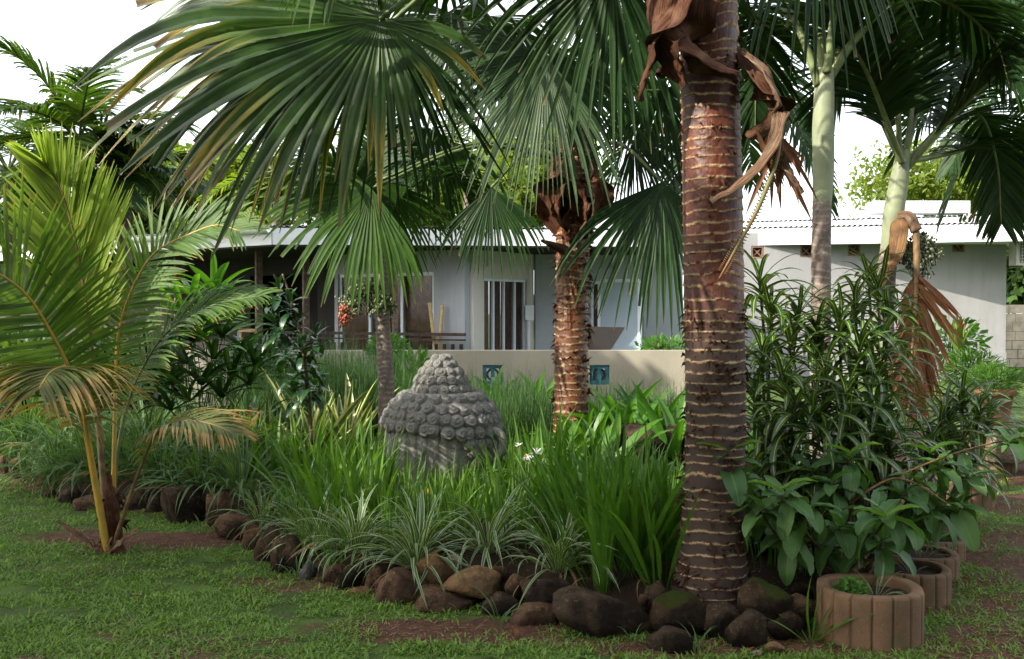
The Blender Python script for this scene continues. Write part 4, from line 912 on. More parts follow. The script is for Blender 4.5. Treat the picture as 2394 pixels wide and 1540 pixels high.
def frond(parent, ctrl, nl, Lm, W, mat, seed=0, t0=.18, ang=(70, 25), droop=.6, vee=25, pm='petiole', pr=.016, up=None, name='frond', lenprof=None, K=7, nrmal=None, twist=0, rag=.0, sides=(1, 1), s_drp=0.1, start=None):
    """feather leaf: rachis along ctrl, nl leaflets each side"""
    r = np.random.RandomState(seed); n = 90; pts = spline(ctrl, 300); al = np.r_[0, np.cumsum(np.linalg.norm(np.diff(pts, axis=0), axis=1))]; al /= al[-1]
    if start is not None: t0 = float(np.interp(start / (len(ctrl) - 1), np.linspace(0, 1, 300), al))
    pts = np.stack([np.interp(np.linspace(0, 1, n), al, pts[:, c_]) for c_ in range(3)], 1); T = nrm(np.gradient(pts, axis=0))
    upv = np.array((0, 0, 1.)) if up is None else nrm(up)
    mb = MB(); t = np.linspace(t0, .995, nl)
    for sgn in (-1, 1):
        if not sides[0 if sgn < 0 else 1]: continue
        tt = np.clip(t + r.randn(nl) * .002, 0, 1); i = tt * (n - 1); i0 = i.astype(int).clip(0, n - 2); f = (i - i0)[:, None]
        p = pts[i0] * (1 - f) + pts[i0 + 1] * f; Tt = T[i0]; S = nrm(np.cross(Tt, upv)); Nn = np.cross(S, Tt)
        u = (tt - t0) / (1 - t0); lp = (np.sin(np.pi * (.12 + .80 * u)) ** .7) if lenprof is None else lenprof(u)
        an = np.radians(ang[0] + (ang[1] - ang[0]) * u + r.randn(nl) * 3.0)
        v = np.radians(vee + r.randn(nl) * 5)
        D = np.cos(an)[:, None] * Tt + np.sin(an)[:, None] * (sgn * S * np.cos(v)[:, None] + Nn * np.sin(v)[:, None])
        L = Lm * lp * (1 + .08 * r.randn(nl)); 
        if rag: L = L * np.where(r.rand(nl) < rag, .3 + .5 * r.rand(nl), 1)
        w = np.outer(W * (.8 + .3 * r.rand(nl)) * (lp ** .3), profile(K, 'strap', .06))
        mb.ribs(p, D, L, w, Nn * 1.0 + sgn * S * (-.3), droop * (.7 + .6 * r.rand(nl)), s_drp, 1.2, .35, rnd=r.rand(nl))
    o = mb.build(name, M[mat], parent)
    mb = MB(); mb.tube(pts, np.linspace(pr, pr * .15, n), 8, r=.5); link('rachis', mb.mesh('rachis', M[pm], worldloc(o)), o)
    return o
M['sheath_tan'] = sheath_mat('dry_sheath_tan', (.20, .115, .05), (.12, .06, .025), (.07, .035, .018))
def rag_sheath(parent, pts, widths, mat, seed=0, curl=1.2, name='leaf_sheath', thick=.006, n=26, up=(0, 0, 1)):
    """dry curled leaf base: a half pipe along pts whose edges fray"""
    r = np.random.RandomState(seed); k = 40; p = spline(pts, k); T = nrm(np.gradient(p, axis=0)); w = np.interp(np.linspace(0, 1, k), np.linspace(0, 1, len(widths)), widths)
    S = nrm(np.cross(T, up)); Nn = np.cross(S, T); a = np.linspace(-curl, curl, n)[None]
    rag = 1 + .35 * (fbm(np.linspace(0, 9, k)[:, None] + 0 * a, np.sign(a) * 3 + 9, seed, 4) - .5) * 2 * (np.abs(a) / curl) ** 4
    ca = (np.sin(a) * rag)[..., None]; sa = (1 - np.cos(a))[..., None]
    rad = (w / math.sin(min(curl, 1.57)))[:, None, None]
    V = p[:, None] + rad * (S[:, None] * ca - Nn[:, None] * sa) ; V = V + (fbm(np.linspace(0, 7, k)[:, None] + 0 * a, a * 2 + 4, seed + 2, 4)[..., None] - .5) * .05 * Nn[:, None] + (fbm(np.linspace(0, 5, k)[:, None] + 0 * a, a * 9 + 4, seed + 4, 3)[..., None] - .5) * .02 * Nn[:, None]
    V2 = V + Nn[:, None] * thick
    nn = n; i = np.arange(k - 1)[:, None]; j = np.arange(nn - 1)[None]
    q = np.stack(np.broadcast_arrays(i * nn + j, i * nn + j + 1, (i + 1) * nn + j + 1, (i + 1) * nn + j), -1).reshape(-1, 4)
    uv = np.stack(np.broadcast_arrays((a + curl) / (2 * curl), np.linspace(0, 1, k)[:, None]), -1).reshape(-1, 2)
    mb = MB(); mb.add(V.reshape(-1, 3), q, uv); mb.add(V2.reshape(-1, 3), q[:, ::-1], uv)
    e = []; 
    for jj in (0, nn - 1): 
        for ii in range(k - 1): e.append((ii * nn + jj, (ii + 1) * nn + jj, k * nn + (ii + 1) * nn + jj, k * nn + ii * nn + jj))
    vv = np.concatenate([V.reshape(-1, 3), V2.reshape(-1, 3)]); mb.add(vv, e)
    return mb.build(name, M[mat], parent)

# ---- the large fan palm with the red ringed trunk
TY = 5.2
big = thing('fan_palm', 'large fan palm with thick red brown ringed trunk in the foreground', 'palm tree', (P(1668, 1390, TY)[0], TY, .1))
bx = lambda x, y, Y=TY: P(x, y, Y)
ctrl = [bx(1660, 1440) + (0, 0, -.05), bx(1664, 1300), bx(1672, 1000), bx(1668, 700), bx(1664, 400), bx(1658, 150), bx(1655, -80), bx(1655, -260)]
radii = [.245, .200, .168, .155, .150, .150, .150, .150, .148, .146, .145, .143, .14, .138, .135]
palm_trunk(big, ctrl, radii, M['trunk_red'], .054, 760, 220, .004, .15, 3, old=1.75)
flakes(big, ctrl, radii, 1100, M['sheath'], 5, (.03, .42), .045)
flakes(big, ctrl, radii, 100, M['sheath'], 6, (.42, .75), .04)
# dry sheaths round the top of the trunk
rag_sheath(big, [bx(1640, -60, 5.05), bx(1600, 60, 4.98), bx(1640, 130, 4.96), bx(1725, 175, 5.0)], [.12, .14, .10, .02], 'sheath', 1, 1.0)
rag_sheath(big, [bx(1560, -60, 5.1), bx(1540, 40, 5.0), bx(1515, 140, 5.0), bx(1492, 235, 5.0)], [.13, .11, .06, .008], 'sheath', 2, 1.0)
rag_sheath(big, [bx(1600, -40, 4.95), bx(1560, 80, 4.95), bx(1580, 150, 4.98), bx(1600, 200, 5.0)], [.10, .10, .08, .02], 'sheath', 3, .9)
rag_sheath(big, [bx(1720, 110, 5.15), bx(1790, 180, 5.1), bx(1800, 260, 5.1), bx(1745, 320, 5.12)], [.03, .09, .10, .02], 'sheath', 4, 1.4)
rag_sheath(big, [bx(1735, 120, 5.05), bx(1800, 180, 5.0), bx(1818, 270, 5.0), bx(1790, 360, 4.98), bx(1720, 430, 4.95), bx(1665, 475, 4.93)], [.015, .05, .05, .045, .03, .004], 'sheath_pale', 5, .9)
rag_sheath(big, [bx(1815, 280, 5.05), bx(1822, 340, 5.05), bx(1840, 400, 5.0), bx(1878, 450, 5.0)], [.03, .03, .02, .004], 'sheath_pale', 6, .8)
rag_sheath(big, [bx(1575, 140, 5.15), bx(1545, 165, 5.1), bx(1540, 180, 5.1)], [.05, .05, .02], 'sheath', 8, .9)
r = np.random.RandomState(8); n = 26; mb = MB()
P0 = np.array([bx(1810 + r.randn() * 14, 300 + r.rand() * 60, 5.02 + r.rand() * .1) for _ in range(n)]); D = np.stack([.35 + .4 * r.randn(n), .2 * r.randn(n), -1 + 0 * r.rand(n)], 1)
mb.ribs(P0, D, .15 + .28 * r.rand(n), np.outer(.008 + .008 * r.rand(n), profile(5, 'lance')), (0, -1, 0), .3, fold=.5, rnd=r.rand(n)); mb.build('dead_leaf', M['brownleaf'], big)
# old thorny petiole hanging along the trunk
pts = spline([bx(1822, 300, 5.0), bx(1812, 380, 4.98), bx(1770, 490, 4.93), bx(1715, 590, 4.9), bx(1680, 652, 4.88)], 60); mb = MB(); mb.tube(pts, np.linspace(.017, .004, 60), 8)
for k in range(4, 56):
    T = nrm(pts[k + 1] - pts[k]); sd = nrm(np.cross(T, (0, 1, 0)))
    for sg in (-1, 1): mb.tube([pts[k] + sd * sg * .010, pts[k] + sd * sg * .027 - T * .004], [.004, .0007], 4)
M['thorny'] = plain('thorny_petiole', (.10, .13, .04), .5, .4, 8, .1, col2=(.2, .09, .03)); mb.build('petiole', M['thorny'], big)
top = bx(1655, -220)
def L_(hub, ax, nm, Rr, **k): return fan_leaf(big, hub, ax, nm, Rr, pet=[top + (0, 0, -.05), (top + np.asarray(hub)) / 2 + (0, 0, .35), np.asarray(hub)], **k)
h1 = bx(888, 45, 4.55)
L_(h1, (-.90, -.20, -.40), (.25, -.90, .36), 1.50, nseg=50, spread=310, joined=.46, droop=.75, seed=1, wide=1.15, side=.40, lp=6, shorten=.32)
h2 = bx(870, 20, 4.9)
L_(h2, (-.93, .0, -.36), (.2, -.80, .5), 1.60, nseg=34, spread=110, joined=.50, droop=.6, seed=2, side=.2, lp=4, wide=1.15, shorten=.3)
h2b = bx(800, 90, 4.75)
L_(h2b, (-.82, -.1, -.58), (.2, -.85, .5), 1.12, nseg=28, spread=100, joined=.50, droop=.6, seed=12, side=.3, lp=3, wide=1.15)
h3 = bx(905, 60, 5.05)
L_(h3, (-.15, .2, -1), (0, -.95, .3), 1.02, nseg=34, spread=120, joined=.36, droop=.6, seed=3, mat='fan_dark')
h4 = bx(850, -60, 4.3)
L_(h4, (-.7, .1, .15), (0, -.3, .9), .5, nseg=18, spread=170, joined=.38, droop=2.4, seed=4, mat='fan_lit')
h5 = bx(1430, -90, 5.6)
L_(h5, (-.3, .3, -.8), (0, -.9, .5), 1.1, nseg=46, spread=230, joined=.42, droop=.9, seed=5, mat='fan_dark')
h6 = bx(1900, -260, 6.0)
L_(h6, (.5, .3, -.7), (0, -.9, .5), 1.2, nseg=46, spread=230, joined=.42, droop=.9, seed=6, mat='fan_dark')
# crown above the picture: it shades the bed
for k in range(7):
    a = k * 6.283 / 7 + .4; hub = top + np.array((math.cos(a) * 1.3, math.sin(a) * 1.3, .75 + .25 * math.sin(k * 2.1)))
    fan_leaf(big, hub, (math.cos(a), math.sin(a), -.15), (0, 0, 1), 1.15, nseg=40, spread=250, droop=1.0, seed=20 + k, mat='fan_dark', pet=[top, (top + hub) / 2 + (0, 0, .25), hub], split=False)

# ---- the middle fan palm
MY = 9.3; bm_ = lambda x, y, Y=MY: P(x, y, Y)
mid = thing('fan_palm', 'middle fan palm with sunlit coppery ringed trunk in front of the wall', 'palm tree', (P(1335, 1000, MY)[0], MY, .1))
ctrl = [bm_(1333, 1120), bm_(1334, 950), bm_(1335, 800), bm_(1338, 650), bm_(1342, 520), bm_(1345, 420), bm_(1345, 300)]
radii = [.165, .155, .15, .15, .148, .15, .155, .16, .16, .15]
palm_trunk(mid, ctrl, radii, M['trunk_brown'], .068, 420, 120, .006, .2, 31)
flakes(mid, ctrl, radii, 900, M['sheath'], 15, (.12, .95), .06)
for k, (x1, x2, x3, w) in enumerate(((1300, 1288, 1292, .15), (1380, 1400, 1392, .14), (1340, 1335, 1330, .17), (1325, 1312, 1300, .1))):
    rag_sheath(mid, [bm_(1340, 560, 9.2 - .02 * k), bm_(x1, 500, 9.15), bm_(x2, 440, 9.1), bm_(x3, 360, 9.1)], [.10, w, w, .05], 'sheath', 30 + k, 1.0)
mb = MB(); pts = spline([bm_(1320, 585, 9.15), bm_(1290, 572, 9.05), bm_(1265, 562, 9.0)], 12); mb.tube(pts, np.linspace(.05, .012, 12), 8); mb.build('leaf_stub', M['sheath'], mid)
mtop = bm_(1345, 380)
def F_(x, y, Y, ax, nm, Rr, pet=True, **k):
    hub = P(x, y, Y); return fan_leaf(mid, hub, ax, nm, Rr, pet=[mtop, (mtop + hub) / 2 + (0, 0, .25), hub] if pet else None, **k)
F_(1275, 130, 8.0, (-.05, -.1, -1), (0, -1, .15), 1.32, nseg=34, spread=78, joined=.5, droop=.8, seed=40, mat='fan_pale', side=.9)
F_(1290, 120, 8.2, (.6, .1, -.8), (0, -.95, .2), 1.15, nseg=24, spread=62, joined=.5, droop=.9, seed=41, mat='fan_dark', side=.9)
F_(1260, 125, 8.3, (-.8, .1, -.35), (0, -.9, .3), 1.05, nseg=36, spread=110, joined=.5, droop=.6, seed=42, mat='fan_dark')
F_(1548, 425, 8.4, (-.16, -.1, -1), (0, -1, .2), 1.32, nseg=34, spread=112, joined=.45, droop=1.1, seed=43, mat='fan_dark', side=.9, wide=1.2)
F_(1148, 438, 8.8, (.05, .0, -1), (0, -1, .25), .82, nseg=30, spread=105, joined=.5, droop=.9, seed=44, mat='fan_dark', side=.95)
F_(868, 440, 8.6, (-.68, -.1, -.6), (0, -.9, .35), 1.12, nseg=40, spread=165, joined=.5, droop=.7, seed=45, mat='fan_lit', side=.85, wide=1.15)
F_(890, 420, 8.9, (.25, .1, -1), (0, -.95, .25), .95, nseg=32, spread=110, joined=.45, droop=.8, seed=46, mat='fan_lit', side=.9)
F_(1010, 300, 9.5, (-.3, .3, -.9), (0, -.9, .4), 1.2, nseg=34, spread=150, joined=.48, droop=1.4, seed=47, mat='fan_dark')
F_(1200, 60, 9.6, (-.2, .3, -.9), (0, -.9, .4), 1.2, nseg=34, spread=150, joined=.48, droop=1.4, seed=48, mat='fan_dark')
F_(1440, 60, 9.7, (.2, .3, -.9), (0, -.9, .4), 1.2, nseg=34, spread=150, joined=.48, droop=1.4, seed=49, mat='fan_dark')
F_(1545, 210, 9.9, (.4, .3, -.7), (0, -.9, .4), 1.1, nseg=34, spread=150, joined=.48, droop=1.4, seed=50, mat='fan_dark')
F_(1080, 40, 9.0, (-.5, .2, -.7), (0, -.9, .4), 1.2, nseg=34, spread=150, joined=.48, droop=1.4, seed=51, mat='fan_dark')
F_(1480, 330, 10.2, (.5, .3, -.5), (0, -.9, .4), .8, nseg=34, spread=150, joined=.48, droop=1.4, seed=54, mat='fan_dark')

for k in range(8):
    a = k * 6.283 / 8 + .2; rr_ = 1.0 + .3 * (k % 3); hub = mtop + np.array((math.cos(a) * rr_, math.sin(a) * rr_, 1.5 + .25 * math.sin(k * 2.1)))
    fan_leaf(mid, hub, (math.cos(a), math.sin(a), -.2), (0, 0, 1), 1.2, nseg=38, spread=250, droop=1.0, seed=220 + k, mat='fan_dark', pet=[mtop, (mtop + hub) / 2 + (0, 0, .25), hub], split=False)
# ---- right palms with pale crownshafts
def crown_shaft(parent, ctrl, radii, mat, name='crownshaft', n=60):
    mb = MB(); p = spline(ctrl, n); mb.tube(p, np.interp(np.linspace(0, 1, n), np.linspace(0, 1, len(radii)), radii), 28); return mb.build(name, M[mat], parent)
RY = 7.7; rp = thing('feather_palm', 'slender upright palm with smooth pale green crownshaft right of the large trunk', 'palm tree', (P(1918, 1200, RY)[0], RY, .1))
q_ = lambda x, y, Y=RY: P(x, y, Y)
ctrl = [q_(1918, 1290), q_(1917, 1000), q_(1918, 750), q_(1919, 600), q_(1921, 470)]
palm_trunk(rp, ctrl, [.085, .078, .074, .072, .070, .068], M['trunk_grey'], .058, 300, 90, .002, .3, 61, wob=.25)
crown_shaft(rp, [q_(1921, 485), q_(1924, 400), q_(1924, 300), q_(1926, 220), q_(1928, 160)], [.068, .080, .082, .075, .064], 'shaft')
fr = lambda par, pts, **k: frond(par, [P(*p) for p in pts], **k)
for k, pts in enumerate((
    [(1912, 200, 7.68), (1880, 100, 7.7), (1830, 0, 7.8), (1740, -120, 8.0), (1620, -150, 8.3)],
    [(1932, 170, 7.62), (1945, 60, 7.6), (1965, -60, 7.7), (2010, -200, 7.8), (2120, -300, 8.0)],
    [(1940, 180, 7.7), (2000, 90, 7.7), (2080, 20, 7.8), (2200, 0, 7.9), (2320, 90, 8.0), (2360, 200, 8.0)],
    [(1922, 170, 7.8), (1910, 40, 8.0), (1880, -100, 8.4), (1800, -160, 9.0), (1700, -60, 9.6), (1680, 100, 9.8)],
    [(1930, 190, 7.8), (1990, 60, 8.2), (2060, -60, 8.8), (2180, -80, 9.6), (2260, 60, 10)],
    [(1918, 190, 7.8), (1860, 60, 8.2), (1800, 20, 8.8), (1770, 120, 9.3), (1765, 300, 9.6)])):
    fr(rp, pts, nl=70, Lm=.68, W=.019, mat='pinnate', seed=70 + k, t0=.34, droop=.9, vee=5, pr=.034, pm='petiole_pale')

BY = 8.7; rb_ = thing('feather_palm', 'leaning pale palm at right with a hanging dead brown frond', 'palm tree', (P(2075, 1100, BY)[0], BY, .1))
w_ = lambda x, y, Y=BY: P(x, y, Y)
palm_trunk(rb_, [w_(2060, 1250), w_(2062, 1000), w_(2066, 800), w_(2072, 640), w_(2082, 560)], [.085, .08, .075, .075], M['trunk_grey'], .06, 240, 80, .002, .3, 62)
crown_shaft(rb_, [w_(2078, 590), w_(2088, 500), w_(2100, 430), w_(2108, 380), w_(2112, 350)], [.076, .088, .080, .068, .055], 'shaft')
for k, pts in enumerate((
    [(2104, 400, 8.68), (2098, 250, 8.6), (2090, 100, 8.5), (2080, -60, 8.2), (2040, -200, 8)],
    [(2118, 395, 8.68), (2200, 300, 8.6), (2300, 200, 8.4), (2400, 130, 8.2), (2520, 120, 8.0)],
    [(2110, 390, 8.8), (2060, 280, 9.0), (2020, 180, 9.2), (1980, 160, 9.5), (1930, 260, 9.7)],
    [(2120, 380, 8.8), (2210, 290, 9.1), (2290, 270, 9.5), (2330, 380, 9.7), (2340, 520, 9.8)],
    [(2112, 380, 8.9), (2160, 200, 9.4), (2230, 60, 10), (2330, -20, 10.6), (2420, 60, 11)],
    [(2112, 380, 8.9), (2150, 150, 9.2), (2180, -20, 9.2), (2200, -140, 9.0)],
    [(2108, 380, 8.6), (2040, 200, 8.2), (1980, 80, 7.8), (1940, -20, 7.4)],
    [(2116, 385, 8.7), (2240, 240, 8.9), (2340, 60, 9.0), (2460, -60, 9.0)],
    [(2110, 380, 8.9), (2250, 350, 9.5), (2300, 320, 9.9), (2370, 350, 10.2), (2400, 470, 10.3)])):
    fr(rb_, pts, nl=72, Lm=.68, W=.020, mat='pinnate', seed=90 + k, t0=.22, ang=(60, 28), droop=.5, vee=8, pr=.030, pm='petiole_pale')
# its dead sheath, dead frond and fruit
rag_sheath(rb_, [w_(2112, 505, 8.58), w_(2092, 520, 8.56), w_(2080, 580, 8.55), w_(2062, 640, 8.55), w_(2054, 690, 8.56)], [.05, .105, .11, .10, .04], 'sheath_tan', 95, 1.15)
dl = [(2120, 500, 8.55), (2138, 520, 8.5), (2142, 600, 8.45), (2138, 720, 8.4), (2130, 860, 8.35), (2140, 940, 8.3)]
mb = MB(); pts = spline([w_(2100, 505, 8.55), w_(2125, 505, 8.5), w_(2142, 540, 8.48)], 14); mb.tube(pts, np.linspace(.035, .05, 14), 10); mb.build('petiole', M['sheath_pale'], rb_)
df = frond(rb_, [P(*p) for p in dl], 30, .46, .022, 'brownleaf', 97, t0=.35, ang=(32, 15), droop=.5, vee=0, pm='petiole_b', pr=.035, name='dead_frond', sides=(1, 1), up=(0, -1, 0))
r = np.random.RandomState(21); n = 24; mb = MB(); P0 = np.array([P(2140 + 4 * r.randn(), 640 + 150 * i / n, 8.42) for i in range(n)]); tgt = np.array([P(2255 + 20 * r.randn() - i * 4, 720 + 13 * i, 8.3) for i in range(n)]) - P0
mb.ribs(P0, tgt, np.linalg.norm(tgt, axis=1), np.outer(.018 + .006 * r.rand(n), profile(8, 'lance')), (0, -1, .2), .25, fold=.7, rnd=r.rand(n)); link('dead_leaflets', mb.mesh('dead_leaflets', M['brownleaf'], worldloc(df)), df)

def fruit_bunch(parent, c, rx, rz, n, mat, seed, berry=.011, hang=.5, label=None, bm='berry_green'):
    r = np.random.RandomState(seed); mb = MB(); c = np.asarray(c, float)
    v, f = ico(1); f4 = np.c_[f, f[:, 2]]; ends = []
    for k in range(n // 14):
        d = nrm(r.randn(3)) * (rx, rx * .8, rz); e = c + d * (.5 + .5 * r.rand()); st = c + (0, 0, rz * .8); pts = spline([st, (st + e) / 2 + (0, 0, rz * .3), e, e + (0, 0, -rz * .3)], 8)
        mb.tube(pts, .003, 4); 
        for j in range(14): ends.append(pts[2 + j % 6] + r.randn(3) * .022)
    o = mb.build('fruit_stalk', M[mat], parent)
    m2 = MB()
    for e in ends: m2.add(v * berry * (.7 + .5 * r.rand()) * (1, 1, 1.35) + e, f4, r=r.rand())
    b = link('berries', m2.mesh('berries', M[bm], worldloc(o)), o); b['kind'] = 'stuff'
    if label: o['label'] = label
    return o
M['berry_green'] = plain('berry_green', (.20, .22, .13), .5, .4, 14, 0, col2=(.10, .12, .06)); M['berry_red'] = plain('berry_red', (.38, .04, .025), .4, .4, 14, 0, col2=(.25, .16, .08))
fruit_bunch(rb_, P(2152, 600, 8.6), .17, .17, 620, 'stemg', 5)

# ---- small palm with fruit left of the stone head
SP = 8.9; sp_ = thing('small_palm', 'slim grey palm trunk with green fruit and one red spray left of the stone head', 'palm tree', (P(902, 930, SP)[0], SP, .1))
palm_trunk(sp_, [P(905, 1080, SP), P(902, 900, SP), P(895, 760, SP), P(892, 640, SP), P(890, 560, SP)], [.075, .068, .062, .062, .06], M['trunk_grey'], .045, 240, 70, .002, .3, 64)
fruit_bunch(sp_, P(845, 695, 8.75), .20, .12, 800, 'stemg', 6); fruit_bunch(sp_, P(893, 715, 8.65), .13, .10, 400, 'stemg', 7)
fruit_bunch(sp_, P(803, 738, 8.7), .04, .08, 110, 'stemg', 8, label='red ripe fruit spray', bm='berry_red')
for k, pts in enumerate(([(890, 560, 8.9), (840, 440, 8.8), (760, 380, 8.6), (680, 420, 8.5)], [(890, 560, 8.9), (960, 440, 9.0), (1060, 420, 9.2), (1120, 520, 9.3)], [(890, 560, 8.9), (880, 400, 9.1), (900, 280, 9.4), (980, 220, 9.8)], [(890, 560, 9.0), (800, 450, 9.5), (700, 420, 10), (600, 480, 10.5)], [(890, 560, 9.0), (930, 380, 9.7), (1010, 330, 10.4), (1100, 400, 11)])):
    fr(sp_, pts, nl=44, Lm=.5, W=.017, mat='pinnate', seed=110 + k, droop=1.0)

# ---- young coconut palm
cb = G(255, 1292); KY = cb[1]
co = thing('young_coconut_palm', 'young coconut palm with glowing yellow green upright frond and orange stems', 'palm tree', (cb[0], cb[1], 0))
d_ = lambda x, y, Y: P(x, y, Y)
fr2 = lambda pts, **k: frond(co, [P(*p) for p in pts], **k)
fr2([(250, 1280, 6.65), (240, 1100, 6.65), (218, 850, 6.65), (208, 755, 6.65), (191, 643, 6.65), (171, 540, 6.6), (152, 470, 6.55), (128, 415, 6.5), (100, 375, 6.4)], nl=84, Lm=.92, W=.0135, mat='coco', seed=130, start=2.3, ang=(34, 19), droop=.22, vee=8, pm='petiole_b', pr=.024, up=(0, -.95, .3), lenprof=lambda u: np.clip(.35 + u * 3, 0, 1) * (1 - .72 * u ** 1.2))
fr2([(250, 1288, 6.55), (215, 1090, 6.5), (190, 960, 6.45), (161, 861, 6.4), (116, 772, 6.3), (68, 697, 6.2), (0, 642, 6.05), (-90, 610, 5.9), (-180, 640, 5.7)], nl=75, Lm=.62, W=.0125, mat='coco_dark', seed=131, start=2.6, ang=(75, 45), droop=.30, vee=12, pm='petiole_y', pr=.026, up=(0, -.75, .65))
fr2([(262, 1285, 6.7), (268, 1000, 6.75), (273, 824, 6.8), (290, 728, 6.8), (325, 643, 6.8), (369, 585, 6.8), (444, 547, 6.75), (506, 526, 6.7), (560, 540, 6.6)], nl=74, Lm=.42, W=.0115, mat='coco_dark', seed=132, start=1.7, ang=(72, 30), droop=.35, vee=8, pm='petiole_y', pr=.02, up=(0, -.8, .6), lenprof=lambda u: np.clip(.45 + u * 2, 0, 1) * (1 - .45 * u ** 2))
fr2([(262, 1280, 6.7), (275, 1060, 6.8), (308, 916, 6.9), (362, 813, 6.9), (403, 766, 6.9), (461, 728, 6.85), (530, 704, 6.8), (615, 690, 6.7)], nl=74, Lm=.36, W=.0105, mat='coco_dark', seed=133, start=1.8, ang=(62, 28), droop=.55, vee=5, pm='petiole', pr=.018, up=(0, -.5, .85))
fr2([(252, 1290, 6.5), (222, 1120, 6.45), (205, 1020, 6.4), (185, 920, 6.3), (160, 862, 6.1), (120, 868, 5.85), (90, 910, 5.7)], nl=70, Lm=.62, W=.010, mat='coco_brown', seed=134, start=2.0, ang=(72, 40), droop=1.3, vee=-5, pm='petiole_y', pr=.026, up=(0, -.2, 1), rag=.1)
fr2([(262, 1286, 6.5), (300, 1170, 6.45), (330, 1090, 6.4), (365, 1015, 6.3), (420, 985, 6.2), (490, 990, 6.1), (550, 1015, 6.0)], nl=46, Lm=.36, W=.009, mat='coco_brown', seed=135, start=2.2, ang=(60, 30), droop=.9, vee=5, pm='petiole_b', pr=.016, up=(0, -.3, 1))
fr2([(248, 1285, 6.7), (235, 1080, 6.9), (215, 930, 7.1), (160, 860, 7.4), (90, 820, 7.7), (10, 830, 8.0), (-60, 880, 8.2)], nl=60, Lm=.6, W=.011, mat='coco_dark', seed=136, start=2, ang=(70, 35), droop=.9, vee=0, pm='petiole', pr=.02)
mb = MB(); mb.tube(spline([cb + (.03, .02, -.03), cb + (.02, .02, .2), cb + (0, .03, .36), cb + (-.02, .05, .5)], 20), [.07] * 2 + [.055] * 4 + [.045] * 6 + [.035] * 4 + [.02] * 4, 14); mb.build('stem', M['sheath'], co)
flakes(co, [cb + (.02, .02, -.02), cb + (0, .02, .5)], [.08, .05], 60, M['sheath'], 44, (.1, .9), .06)
for k, (dx, dz, ln) in enumerate(((-.30, .22, 1), (.22, .18, 1), (.05, .12, 1), (-.1, .1, 1))):
    rag_sheath(co, [cb + (0, -.05, .0), cb + (dx * .5, -.06, dz * .55), cb + (dx, -.07, dz)], [.02, .025, .006], 'sheath_pale', 140 + k, .8, name='dry_sheath', thick=.004)

# ------------------------------------------------------------------ leaf pools: each leaf is an object that shares one of a few meshes
def leafmesh(name, mat, L, W, curl, kind, seed, K=12, fold=.35, pw=1.3, wav=0., twist=0., start=0.):
    r = np.random.RandomState(seed); t = np.linspace(0, 1, K + 1); ang = start + curl * t ** pw
    d = np.stack([np.sin(ang), 0 * t, np.cos(ang)], 1); p = np.r_[[(0, 0, 0)], np.cumsum((d[:-1] + d[1:]) / 2 * L / K, axis=0)]
    p[:, 1] += .03 * L * np.sin(t * 3 + seed) * r.randn()
    w = profile(K, kind, .03) * W; nv = np.stack([-np.cos(ang), 0 * t, np.sin(ang)], 1); tw = twist * t * r.randn()
    sd = np.stack([0 * t, np.ones(K + 1), 0 * t], 1); sd2 = sd * np.cos(tw)[:, None] + nv * np.sin(tw)[:, None]; nv2 = nv * np.cos(tw)[:, None] - sd * np.sin(tw)[:, None]
    V = np.zeros((K + 1, 5, 3)); 
    for c, u in enumerate((-1, -.5, 0, .5, 1)):
        wv = wav * W * np.sin(t * 22 + u * 2 + seed) * abs(u)
        V[:, c] = p + sd2 * (u * w)[:, None] + nv2 * ((abs(u) ** 1.3) * w * fold + wv)[:, None]
    i = np.arange(K)[:, None]; j = np.arange(4)[None]; q = np.stack([i * 5 + j, i * 5 + j + 1, (i + 1) * 5 + j + 1, (i + 1) * 5 + j], -1).reshape(-1, 4)
    uv = np.zeros((K + 1, 5, 2)); uv[..., 0] = np.linspace(0, 1, 5); uv[..., 1] = t[:, None]
    mb = MB(); mb.add(V.reshape(-1, 3), q, uv.reshape(-1, 2), r=r.rand()); return mb.mesh(name, M[mat] if isinstance(mat, str) else mat)
def pool(name, mat, L, W, curls, kind, n=7, **k):
    r = np.random.RandomState(hash(name) % 1000 if False else len(name) * 7 + int(L * 100))
    return [leafmesh('leaf', mat, L * (.9 + .2 * r.rand()), W * (.85 + .3 * r.rand()), c, kind, i + 1, **k) for i, c in enumerate(np.linspace(curls[0], curls[1], n))]
